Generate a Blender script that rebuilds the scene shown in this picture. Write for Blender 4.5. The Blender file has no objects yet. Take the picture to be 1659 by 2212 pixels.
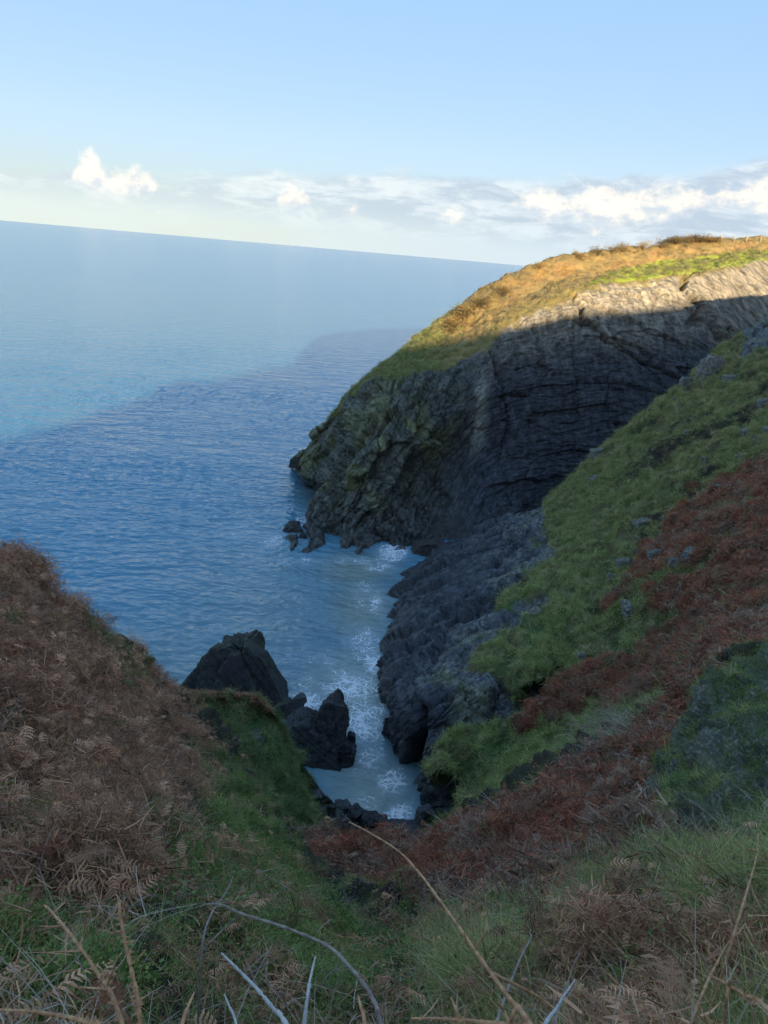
import bpy, math, random
import numpy as np
from mathutils import Matrix, Vector
rad = math.radians
rng = np.random.default_rng(7)
random.seed(7)
scene = bpy.context.scene
C = scene.collection

# ------------------------------------------------------------------ camera
H_CAM = 40.0                       # metres above the sea
PITCH, ROLL, FPX = rad(18.53), rad(4.96), 1662.0
W0, H0 = 1659.0, 2212.0            # layout frame used to read the photograph
_F = np.array([0, math.cos(PITCH), -math.sin(PITCH)])
_R0 = np.array([1.0, 0, 0]); _U0 = np.array([0, math.sin(PITCH), math.cos(PITCH)])
_R = math.cos(ROLL)*_R0 + math.sin(ROLL)*_U0
_U = -math.sin(ROLL)*_R0 + math.cos(ROLL)*_U0
CAM = np.array([0, 0, H_CAM])
cam = bpy.data.cameras.new('camera'); camo = bpy.data.objects.new('camera', cam); C.objects.link(camo)
m = Matrix(((_R[0], _U[0], -_F[0], 0), (_R[1], _U[1], -_F[1], 0), (_R[2], _U[2], -_F[2], H_CAM), (0, 0, 0, 1)))
camo.matrix_world = m
cam.sensor_fit = 'HORIZONTAL'; cam.sensor_width = 36; cam.lens = 36*FPX/W0
cam.clip_start = 0.05; cam.clip_end = 120000
scene.camera = camo

# ------------------------------------------------------------------ sky and sun
SUN_AZ = rad(165)      # clockwise from +Y (straight ahead): behind, to the right
SUN_EL = rad(9.8)
world = bpy.data.worlds.new('World'); scene.world = world; world.use_nodes = True
SKY_STRENGTH = 0.12
sunl = bpy.data.lights.new('sun', 'SUN'); sunl.energy = 4.2; sunl.angle = rad(0.5); sunl.color = (1.0, 0.80, 0.52)
suno = bpy.data.objects.new('sun', sunl); C.objects.link(suno)
sdir = Vector((math.cos(SUN_EL)*math.sin(SUN_AZ), math.cos(SUN_EL)*math.cos(SUN_AZ), math.sin(SUN_EL)))
suno.rotation_euler = sdir.to_track_quat('Z', 'Y').to_euler()
suno.location = (60, -100, 120)
scene.view_settings.view_transform = 'Standard'; scene.view_settings.look = 'None'
scene.view_settings.gamma = 1; scene.view_settings.use_curve_mapping = False
scene.view_settings.exposure = 1.24
scene.render.engine = 'CYCLES'
scene.cycles.use_denoising = True
scene.cycles.max_bounces = 5; scene.cycles.diffuse_bounces = 3; scene.cycles.adaptive_threshold = 0.03; scene.cycles.transparent_max_bounces = 6

# ------------------------------------------------------------------ node helpers
class NT:
    def __init__(s, tree): s.t = tree; s.n = tree.nodes; s.l = tree.links
    def add(s, typ, **kw):
        nd = s.n.new(typ)
        for k, v in kw.items():
            if k == 'ins':
                for a, b in v.items():
                    s.put(nd.inputs[a], b)
            else: setattr(nd, k, v)
        return nd
    def put(s, sock, v):
        if hasattr(v, 'is_output'): s.l.new(v, sock)
        else: sock.default_value = v
    def math(s, op, a, b=None, c=None, clamp=False):
        nd = s.n.new('ShaderNodeMath'); nd.operation = op; nd.use_clamp = clamp
        s.put(nd.inputs[0], a)
        if b is not None: s.put(nd.inputs[1], b)
        if c is not None: s.put(nd.inputs[2], c)
        return nd.outputs[0]
    def mix(s, f, a, b, blend='MIX'):
        nd = s.n.new('ShaderNodeMix'); nd.data_type = 'RGBA'; nd.blend_type = blend
        s.put(nd.inputs[0], f); s.put(nd.inputs[6], a); s.put(nd.inputs[7], b)
        return nd.outputs[2]
    def ss(s, x, a, b):
        nd = s.n.new('ShaderNodeMapRange'); nd.interpolation_type = 'SMOOTHSTEP'
        s.put(nd.inputs[0], x); s.put(nd.inputs[1], a); s.put(nd.inputs[2], b)
        return nd.outputs[0]
    def noise(s, vec, scale, detail=4, rough=0.55, dist=0.0):
        nd = s.n.new('ShaderNodeTexNoise'); s.put(nd.inputs['Vector'], vec)
        nd.inputs['Scale'].default_value = scale; nd.inputs['Detail'].default_value = detail
        nd.inputs['Roughness'].default_value = rough; nd.inputs['Distortion'].default_value = dist
        return nd.outputs[0]
    def attr(s, name, kind='Color'):
        nd = s.n.new('ShaderNodeAttribute'); nd.attribute_name = name
        return nd.outputs[kind]
    def ramp(s, x, stops):
        nd = s.n.new('ShaderNodeValToRGB'); s.put(nd.inputs[0], x)
        el = nd.color_ramp.elements
        while len(el) < len(stops): el.new(0.5)
        for e, (p, c) in zip(el, stops): e.position = p; e.color = (*c, 1)
        return nd.outputs[0]

def new_mat(name):
    mt = bpy.data.materials.new(name); mt.use_nodes = True
    nt = NT(mt.node_tree); b = mt.node_tree.nodes['Principled BSDF']
    return mt, nt, b

def pix_azel(px, py):
    d = _F*FPX + _R*(px-W0/2) - _U*(py-H0/2); d /= np.linalg.norm(d)
    return math.atan2(d[0], d[1]), math.asin(d[2])

def build_world():
    nt = NT(world.node_tree); bg = world.node_tree.nodes['Background']
    sky = nt.add('ShaderNodeTexSky', sky_type='NISHITA', sun_disc=False, sun_elevation=SUN_EL, sun_rotation=SUN_AZ)
    sky.air_density = 1.0; sky.dust_density = 0.35; sky.ozone_density = 1.6; sky.altitude = 40
    tc = nt.add('ShaderNodeTexCoord'); d = tc.outputs['Generated']
    sep = nt.add('ShaderNodeSeparateXYZ', ins={0: d})
    az = nt.math('ARCTAN2', sep.outputs[0], sep.outputs[1])
    el = nt.math('ARCSINE', sep.outputs[2])
    def co(sx, sy, off=0.0):
        cb = nt.add('ShaderNodeCombineXYZ', ins={0: nt.math('MULTIPLY', az, sx), 1: nt.math('MULTIPLY', el, sy), 2: off})
        return cb.outputs[0]
    deg = math.pi/180
    n_edge = nt.noise(co(9, 16, 3.1), 1.0, 4, 0.6)
    n_big = nt.noise(co(5, 26, 8.3), 1.0, 4, 0.55)
    # the sky's own range is narrowed: bright zenith, softer horizon
    sc = nt.mix(1.0, sky.outputs[0], (0.25, 0.25, 0.25, 1), 'MULTIPLY')
    gm = nt.add('ShaderNodeGamma', ins={0: sc, 1: 0.12})
    hs = nt.add('ShaderNodeHueSaturation', ins={'Saturation': 4.6, 'Value': 1.0, 'Color': gm.outputs[0]})
    skyc = nt.mix(1.0, hs.outputs[0], (2.52, 2.80, 3.45, 1), 'MULTIPLY')
    # low bank of stratocumulus, a few degrees deep, its top rising to the right
    top = nt.math('ADD', nt.math('MULTIPLY_ADD', az, 2.3*deg/0.5, 5.0*deg), nt.math('MULTIPLY', nt.math('SUBTRACT', n_edge, 0.5), 3.6*deg))
    up = nt.ss(nt.math('SUBTRACT', el, top), 0.45*deg, -0.5*deg)
    body = nt.math('MULTIPLY_ADD', nt.ss(n_big, 0.28, 0.56), 0.22, 0.76)
    right = nt.ss(az, -0.45, 0.30)
    bank = nt.math('MULTIPLY', up, nt.math('MULTIPLY_ADD', right, 0.16, body))
    n_w = nt.noise(co(16, 60, 4.4), 1.0, 5, 0.62, 0.4)
    lowc = nt.mix(right, (2.95, 3.3, 3.15, 1), (2.55, 3.0, 3.35, 1))
    grey = nt.mix(nt.ss(n_w, 0.40, 0.66), nt.mix(right, (2.45, 2.82, 3.0, 1), (1.95, 2.35, 2.8, 1)), nt.mix(right, (3.3, 3.55, 3.5, 1), (2.95, 3.25, 3.45, 1)))
    grey = nt.mix(nt.ss(el, 3.2*deg, 0.6*deg), grey, lowc)
    col = nt.mix(nt.math('MINIMUM', nt.math('MULTIPLY', bank, 0.95), 0.92), skyc, grey)
    # sunlit cumulus heads along the bank: centre height and half depth by azimuth
    puffs = [(150, 385, 0), (178, 372, 26), (196, 370, 38), (215, 380, 30), (225, 398, 16), (262, 398, 20), (300, 392, 26), (325, 402, 16), (345, 408, 0), (590, 428, 0), (615, 428, 16), (632, 426, 22), (655, 434, 14), (675, 440, 0),
             (730, 452, 0), (757, 452, 9), (785, 452, 0), (925, 456, 0), (975, 462, 13), (1015, 462, 0), (1095, 440, 0), (1130, 438, 14), (1180, 446, 32), (1215, 445, 14), (1255, 446, 26), (1290, 458, 40), (1345, 453, 32), (1400, 448, 28), (1450, 445, 30), (1530, 430, 14), (1600, 425, 18), (1680, 430, 36)]
    A0, A1 = -0.75, 0.75
    stops = []
    for px, py, hh in puffs:
        a, e = pix_azel(px, py); stops.append(((a-A0)/(A1-A0), (e/0.2, hh*1.1/FPX/0.05, 0)))
    rp = nt.add('ShaderNodeSeparateColor', ins={0: nt.ramp(nt.math('MULTIPLY_ADD', az, 1/(A1-A0), -A0/(A1-A0)), stops)})
    dv = nt.math('ABSOLUTE', nt.math('SUBTRACT', el, nt.math('MULTIPLY', rp.outputs[0], 0.2)))
    hh = nt.math('MULTIPLY', rp.outputs[1], 0.05)
    n_p = nt.noise(co(75, 95, 5.2), 1.0, 5, 0.6, 0.3)
    acc = nt.math('DIVIDE', nt.math('SUBTRACT', nt.math('MULTIPLY_ADD', nt.math('SUBTRACT', n_p, 0.5), 0.042, hh), dv), 0.010)
    puff = nt.math('MULTIPLY', nt.ss(acc, -0.7, 1.3), nt.ss(rp.outputs[1], 0.02, 0.12))
    n_s = nt.noise(co(40, 60, 9.2), 1.0, 5, 0.6)
    warm = nt.mix(nt.ss(nt.math('ADD', n_s, nt.math('MULTIPLY', nt.math('SUBTRACT', el, nt.math('MULTIPLY', rp.outputs[0], 0.2)), 6.0)), 0.30, 0.62), (2.5, 2.8, 3.1, 1), (4.5, 4.1, 3.5, 1))
    col = nt.mix(nt.math('MULTIPLY', puff, 0.85), col, warm)
    nt.put(bg.inputs[0], col); bg.inputs[1].default_value = SKY_STRENGTH
    world.cycles.sampling_method = 'MANUAL'; world.cycles.sample_map_resolution = 256
build_world()

# ------------------------------------------------------------------ numeric helpers
_perm = np.random.default_rng(11).permutation(256).astype(np.int32)
_g3 = np.random.default_rng(12).normal(size=(256, 3)); _g3 /= np.linalg.norm(_g3, axis=1, keepdims=True)
def perlin(P, seed=0):
    P = np.asarray(P, dtype=np.float64) + seed*17.31
    i = np.floor(P).astype(np.int64); f = P - i
    w = f*f*f*(f*(f*6-15)+10)
    out = 0
    for dx in (0, 1):
        for dy in (0, 1):
            for dz in (0, 1):
                h = _perm[(_perm[(_perm[(i[..., 0]+dx) & 255]+i[..., 1]+dy) & 255]+i[..., 2]+dz) & 255]
                g = _g3[h]
                d = g[..., 0]*(f[..., 0]-dx)+g[..., 1]*(f[..., 1]-dy)+g[..., 2]*(f[..., 2]-dz)
                wx = w[..., 0] if dx else 1-w[..., 0]; wy = w[..., 1] if dy else 1-w[..., 1]; wz = w[..., 2] if dz else 1-w[..., 2]
                out = out + d*wx*wy*wz
    return out*1.5
def fbm(P, oct=4, seed=0, gain=0.5, lac=2.03):
    a, s, f = 1.0, 0.0, 1.0
    for k in range(oct):
        s = s + a*perlin(P*f, seed+k*3); a *= gain; f *= lac
    return s
def ridged(P, oct=4, seed=0):
    a, s, f = 1.0, 0.0, 1.0
    for k in range(oct):
        s = s + a*(1-2*np.abs(perlin(P*f, seed+k*3))); a *= 0.5; f *= 2.1
    return s
def cellrand(a, b, c=0, seed=0):
    a = np.floor(a).astype(np.int64); b = np.floor(b).astype(np.int64); c = np.floor(np.asarray(c)+np.zeros(a.shape)).astype(np.int64)
    return _perm[(_perm[(_perm[(a+seed*31) & 255]+b) & 255]+c) & 255]/255.0-0.5
def beds(al, s, thick, blen, seed, Pn):
    """bedding steps: each bed and each joint block stands a little in or out"""
    t = s/thick+0.35*perlin(Pn*0.3, seed); k = np.floor(t); saw = t-k
    sh = cellrand(k, k*0, 0, seed+1)*7.3
    return 0.8*cellrand(k, k*0, 0, seed+2)+0.7*cellrand(k, al/blen+sh+0.25*perlin(Pn*0.5, seed+3), 0, seed+4)+0.45*(saw-0.5)
def facets(Q, seed=0):
    """angular facets: every cell of a jittered lattice is a tilted plane; returns height and nearness to the joints"""
    i = np.floor(Q).astype(np.int64); best = np.full(Q.shape[:-1], 1e9); b2 = best.copy(); hh = np.zeros(Q.shape[:-1])
    for dx in (-1, 0, 1):
        for dy in (-1, 0, 1):
            for dz in (-1, 0, 1):
                c = i+np.array([dx, dy, dz])
                h = _perm[(_perm[(_perm[(c[..., 0]+seed*13) & 255]+c[..., 1]) & 255]+c[..., 2]) & 255]
                ctr = c+0.5+0.42*_g3[h]; dl = Q-ctr; d = np.einsum('...k,...k->...', dl, dl)
                tl = _g3[(h*7+3) & 255]; val = np.einsum('...k,...k->...', dl, tl)+0.55*(h/255.0-.5)
                nb = d < best; b2 = np.where(nb, best, np.minimum(b2, d)); hh = np.where(nb, val, hh); best = np.where(nb, d, best)
    return hh, np.sqrt(b2)-np.sqrt(best)
def sst(x, a, b):
    t = np.clip((x-a)/(b-a), 0, 1); return t*t*(3-2*t)

def ray(px, py): return _F*FPX + _R*(px-W0/2) - _U*(py-H0/2)
def at(px, py, y):                 # the point of that sight line at distance y ahead
    d = ray(px, py); return CAM + d*(y/d[1])
def atz(px, py, z=0.0):            # ... and at height z
    d = ray(px, py); return CAM + d*((z-H_CAM)/d[2])
def proj(P):
    v = P - CAM
    a = v@_F; a = np.where(np.abs(a) < 1e-6, 1e-6, a)
    px = W0/2 + FPX*(v@_R)/a; py = H0/2 - FPX*(v@_U)/a
    bad = a < 0.05
    return np.where(bad, -9999, px), np.where(bad, -9999, py)

def inpoly(px, py, poly):
    poly = np.asarray(poly, float); r = np.zeros(px.shape, bool)
    j = len(poly)-1
    for i in range(len(poly)):
        xi, yi = poly[i]; xj, yj = poly[j]
        if yi != yj:
            c = ((yi > py) != (yj > py)) & (px < (xj-xi)*(py-yi)/(yj-yi)+xi); r ^= c
        j = i
    return r
def polyline_dist(px, py, pl):
    d = np.full(px.shape, 1e9)
    for (x0, y0), (x1, y1) in zip(pl[:-1], pl[1:]):
        dx, dy = x1-x0, y1-y0
        t = np.clip(((px-x0)*dx+(py-y0)*dy)/(dx*dx+dy*dy), 0, 1)
        d = np.minimum(d, np.hypot(px-x0-t*dx, py-y0-t*dy))
    return d

def catmull(A, n, axis=0):
    A = np.moveaxis(np.asarray(A, float), axis, 0); k = A.shape[0]
    t = np.linspace(0, k-1, n); i = np.clip(np.floor(t).astype(int), 0, k-2); f = (t-i).reshape((-1,)+(1,)*(A.ndim-1))
    E = np.concatenate([2*A[:1]-A[1:2], A, 2*A[-1:]-A[-2:-1]])
    p0, p1, p2, p3 = E[i], E[i+1], E[i+2], E[i+3]
    r = 0.5*(2*p1+(p2-p0)*f+(2*p0-5*p1+4*p2-p3)*f*f+(3*p1-p0-3*p2+p3)*f**3)
    return np.moveaxis(r, 0, axis)
def loft(ctrl, n, m): return catmull(catmull(ctrl, n, 0), m, 1)
def normals(P, flip=False):
    du = np.gradient(P, axis=0); dv = np.gradient(P, axis=1)
    N = np.cross(du, dv); N /= np.linalg.norm(N, axis=-1, keepdims=True)+1e-9
    return -N if flip else N

def grid_mesh(name, P, mat, attrs=None, flip=False, smooth=True):
    n, mm = P.shape[:2]
    me = bpy.data.meshes.new(name)
    idx = np.arange(n*mm).reshape(n, mm)
    q = np.stack([idx[:-1, :-1], idx[1:, :-1], idx[1:, 1:], idx[:-1, 1:]], -1).reshape(-1, 4)
    if flip: q = q[:, ::-1]
    return raw_mesh(name, P.reshape(-1, 3), q, mat, attrs, smooth)
def raw_mesh(name, V, Fq, mat, attrs=None, smooth=True):
    me = bpy.data.meshes.new(name)
    V = np.ascontiguousarray(V, np.float32); Fq = np.ascontiguousarray(Fq, np.int32); k = Fq.shape[1]
    me.vertices.add(len(V)); me.vertices.foreach_set('co', V.ravel())
    me.loops.add(Fq.size); me.loops.foreach_set('vertex_index', Fq.ravel())
    me.polygons.add(len(Fq)); me.polygons.foreach_set('loop_start', np.arange(0, Fq.size, k, dtype=np.int32))
    me.polygons.foreach_set('loop_total', np.full(len(Fq), k, np.int32))
    me.polygons.foreach_set('use_smooth', np.full(len(Fq), smooth, bool))
    me.update()
    for nm, arr in (attrs or {}).items():
        arr = np.asarray(arr)
        if arr.ndim >= 2 and arr.shape[-1] == 4:
            a = me.attributes.new(nm, 'FLOAT_COLOR', 'POINT'); a.data.foreach_set('color', arr.reshape(-1).astype(np.float32))
        elif arr.shape[-1] == 3 and arr.size == len(V)*3:
            a = me.attributes.new(nm, 'FLOAT_VECTOR', 'POINT'); a.data.foreach_set('vector', arr.reshape(-1).astype(np.float32))
        else:
            a = me.attributes.new(nm, 'FLOAT', 'POINT'); a.data.foreach_set('value', arr.reshape(-1).astype(np.float32))
    me.materials.append(mat)
    me.validate()
    return me
def link(name, me, parent=None, label=None, cat=None, group=None, kind=None, loc=None):
    o = bpy.data.objects.new(name, me); C.objects.link(o)
    if parent is not None: o.parent = parent
    if label: o['label'] = label
    if cat: o['category'] = cat
    if group: o['group'] = group
    if kind: o['kind'] = kind
    if loc is not None: o.location = loc
    return o
def rgba(a, shape):
    r = np.ones(shape+(4,)); r[..., :3] = a; return r
def lerp(a, b, t): t = np.asarray(t)[..., None]; return a*(1-t)+np.asarray(b)*t

# ------------------------------------------------------------------ materials
def mat_terrain(name):
    """turf and soil coloured by 'Col', bedrock where 'rock' = 1, bedding along 'fold'"""
    mt, nt, b = new_mat(name)
    col = nt.attr('Col'); rock = nt.attr('rock', 'Fac'); fold = nt.attr('fold', 'Vector')
    geo = nt.add('ShaderNodeNewGeometry'); pos = geo.outputs['Position']
    mp = nt.add('ShaderNodeVectorMath', operation='MULTIPLY', ins={0: fold, 1: (0.9, 3.0, 0.9)}).outputs[0]
    bed = nt.noise(mp, 1.0, 6, 0.68)
    mp2 = nt.add('ShaderNodeVectorMath', operation='MULTIPLY', ins={0: fold, 1: (1.1, 0.5, 1.1)}).outputs[0]
    joint = nt.noise(mp2, 1.0, 5, 0.6, 0.4)
    fine = nt.noise(pos, 5.0, 5, 0.7)
    big = nt.noise(pos, 0.35, 4, 0.6)
    k = nt.math('MULTIPLY_ADD', bed, 1.0, nt.math('MULTIPLY_ADD', joint, 0.90, nt.math('MULTIPLY', fine, 0.35)))
    k = nt.math('MULTIPLY_ADD', nt.math('SUBTRACT', k, 1.125), 0.95, 0.50)
    rk = nt.mix(1.0, col, nt.ramp(k, [(0.12, (0.25, 0.25, 0.26)), (0.36, (0.75, 0.75, 0.77)), (0.52, (1.45, 1.45, 1.45)), (0.68, (2.3, 2.25, 2.2)), (0.9, (3.6, 3.5, 3.3))]), 'MULTIPLY')
    vq = nt.add('ShaderNodeVectorMath', operation='MULTIPLY', ins={0: fold, 1: (0.9, 1.7, 1.2)}).outputs[0]
    vn = nt.add('ShaderNodeTexNoise', ins={'Vector': pos, 'Scale': 0.8, 'Detail': 3.0})
    vw = nt.add('ShaderNodeVectorMath', operation='MULTIPLY_ADD', ins={0: vn.outputs['Color'], 1: (.7, .7, .7), 2: vq}).outputs[0]
    vo = nt.add('ShaderNodeTexVoronoi', feature='DISTANCE_TO_EDGE', ins={'Vector': vw, 'Scale': 1.0})
    crk = nt.math('MAXIMUM', nt.ss(vo.outputs['Distance'], 0.0, 0.05), nt.ss(nt.noise(pos, 0.5, 3, 0.6), 0.62, 0.40))
    rk = nt.mix(1.0, rk, nt.mix(crk, (0.45, 0.45, 0.45, 1), (1.06, 1.06, 1.06, 1)), 'MULTIPLY')
    lich = nt.math('MULTIPLY', nt.attr('lichen', 'Fac'), nt.ss(nt.noise(pos, 1.9, 7, 0.75), 0.46, 0.60))
    rk = nt.mix(lich, rk, nt.mix(big, (0.36, 0.37, 0.34, 1), (0.28, 0.29, 0.22, 1)))
    gr = nt.mix(1.0, col, nt.ramp(nt.math('MULTIPLY_ADD', fine, 0.6, nt.math('MULTIPLY', big, 0.4)), [(0.3, (0.45, 0.45, 0.45)), (0.5, (0.95, 0.95, 0.95)), (0.7, (1.5, 1.45, 1.3))]), 'MULTIPLY')
    nt.put(b.inputs['Base Color'], nt.mix(rock, gr, rk))
    nt.put(b.inputs['Roughness'], nt.math('SUBTRACT', 0.95, nt.math('MULTIPLY', nt.math('MULTIPLY', rock, nt.attr('wet', 'Fac')), 0.5)))
    b.inputs['Specular IOR Level'].default_value = 0.35
    hgt = nt.math('MULTIPLY_ADD', nt.math('MULTIPLY', crk, rock), 0.18, nt.math('MULTIPLY_ADD', bed, 1.0, nt.math('MULTIPLY_ADD', joint, 0.6, nt.math('MULTIPLY', fine, 0.25))))
    bp = nt.add('ShaderNodeBump', ins={'Strength': 0.75, 'Distance': 0.30, 'Height': hgt})
    nt.put(b.inputs['Normal'], bp.outputs[0])
    return mt
M_TERR = mat_terrain('terrain')

def mat_rock(name, base, lich_amt, sdir, green=0.0, wet=0.0, scale=1.0):
    """loose or standing rock; bedding planes square to sdir"""
    mt, nt, b = new_mat(name)
    geo = nt.add('ShaderNodeNewGeometry'); pos = geo.outputs['Position']
    s = np.array(sdir, float); s /= np.linalg.norm(s)
    dt = nt.add('ShaderNodeVectorMath', operation='DOT_PRODUCT', ins={0: pos, 1: tuple(s)}).outputs['Value']
    sc = nt.add('ShaderNodeVectorMath', operation='SCALE', ins={0: pos}); sc.inputs['Scale'].default_value = 0.5
    ad = nt.add('ShaderNodeVectorMath', operation='MULTIPLY_ADD', ins={0: nt.add('ShaderNodeCombineXYZ', ins={0: dt, 1: dt, 2: dt}).outputs[0], 1: (3.5*scale,)*3, 2: sc.outputs[0]}).outputs[0]
    bed = nt.noise(ad, 1.0, 6, 0.65)
    fine = nt.noise(pos, 7*scale, 6, 0.7)
    f = nt.ramp(nt.math('MULTIPLY_ADD', bed, 0.65, nt.math('MULTIPLY', fine, 0.35)), [(0.3, (0.25, 0.25, 0.25)), (0.5, (0.9, 0.9, 0.9)), (0.7, (1.6, 1.6, 1.55))])
    c = nt.mix(1.0, (*base, 1), f, 'MULTIPLY')
    l = nt.ss(nt.noise(pos, 2.2*scale, 7, 0.7), 0.62-0.22*lich_amt, 0.72-0.15*lich_amt)
    c = nt.mix(nt.math('MULTIPLY', l, min(1, lich_amt*1.4)), c, nt.mix(fine, (0.32, 0.32, 0.23, 1), (0.48, 0.46, 0.34, 1)))
    if green:
        upz = nt.add('ShaderNodeSeparateXYZ', ins={0: geo.outputs['Normal']}).outputs[2]
        g = nt.math('MULTIPLY', nt.ss(nt.math('ADD', nt.math('MULTIPLY', upz, 0.5), nt.noise(pos, 0.7*scale, 5, 0.6)), 0.72, 0.95), green)
        c = nt.mix(g, c, nt.mix(fine, (0.03, 0.045, 0.012, 1), (0.12, 0.13, 0.03, 1)))
    nt.put(b.inputs['Base Color'], c)
    b.inputs['Roughness'].default_value = 0.9-0.45*wet
    bp = nt.add('ShaderNodeBump', ins={'Strength': 0.8, 'Distance': 0.12/scale, 'Height': nt.math('MULTIPLY_ADD', bed, 0.7, nt.math('MULTIPLY', fine, 0.4))})
    nt.put(b.inputs['Normal'], bp.outputs[0])
    return mt

def mat_leaf(name, lo, hi, trans=0.25, rough=0.75):
    """plant matter: tone from 'tone' per blade and from the plant's own random number"""
    mt, nt, b = new_mat(name)
    oi = nt.add('ShaderNodeObjectInfo')
    t = nt.math('MULTIPLY_ADD', nt.attr('tone', 'Fac'), 0.50, nt.math('MULTIPLY', oi.outputs['Random'], 0.50))
    c = nt.ramp(t, [(0.05, lo), (0.55, tuple((a+b_)/2 for a, b_ in zip(lo, hi))), (0.95, hi)])
    nt.put(b.inputs['Base Color'], c); b.inputs['Roughness'].default_value = rough; b.inputs['Specular IOR Level'].default_value = 0.25
    tr = nt.add('ShaderNodeBsdfTranslucent', ins={0: c}); mx = nt.add('ShaderNodeMixShader', ins={0: trans, 1: b.outputs[0], 2: tr.outputs[0]})
    out = [n for n in mt.node_tree.nodes if n.type == 'OUTPUT_MATERIAL'][0]
    nt.l.new(mx.outputs[0], out.inputs[0])
    return mt

# ------------------------------------------------------------------ terrain: the headland across the cove
def strata_fold(P):
    """arched bedding of the headland: a dome to the right, steep beds to the left"""
    x = P[..., 0]*0.87+P[..., 1]*0.5-62; z = P[..., 2]
    along = x
    xx = P[..., 0]-34.0
    arch = -0.011*xx*xx + 0.3*np.sin(P[..., 0]*0.32+z*0.12)
    steep = sst(P[..., 0], 16, 2)
    s = z*(1-.5*steep) - arch + steep*(P[..., 0]*1.1)
    s = s + 0.5*fbm(P*0.06, 3, 5)
    return np.stack([along, s, P[..., 1]*0.2], -1)

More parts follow.
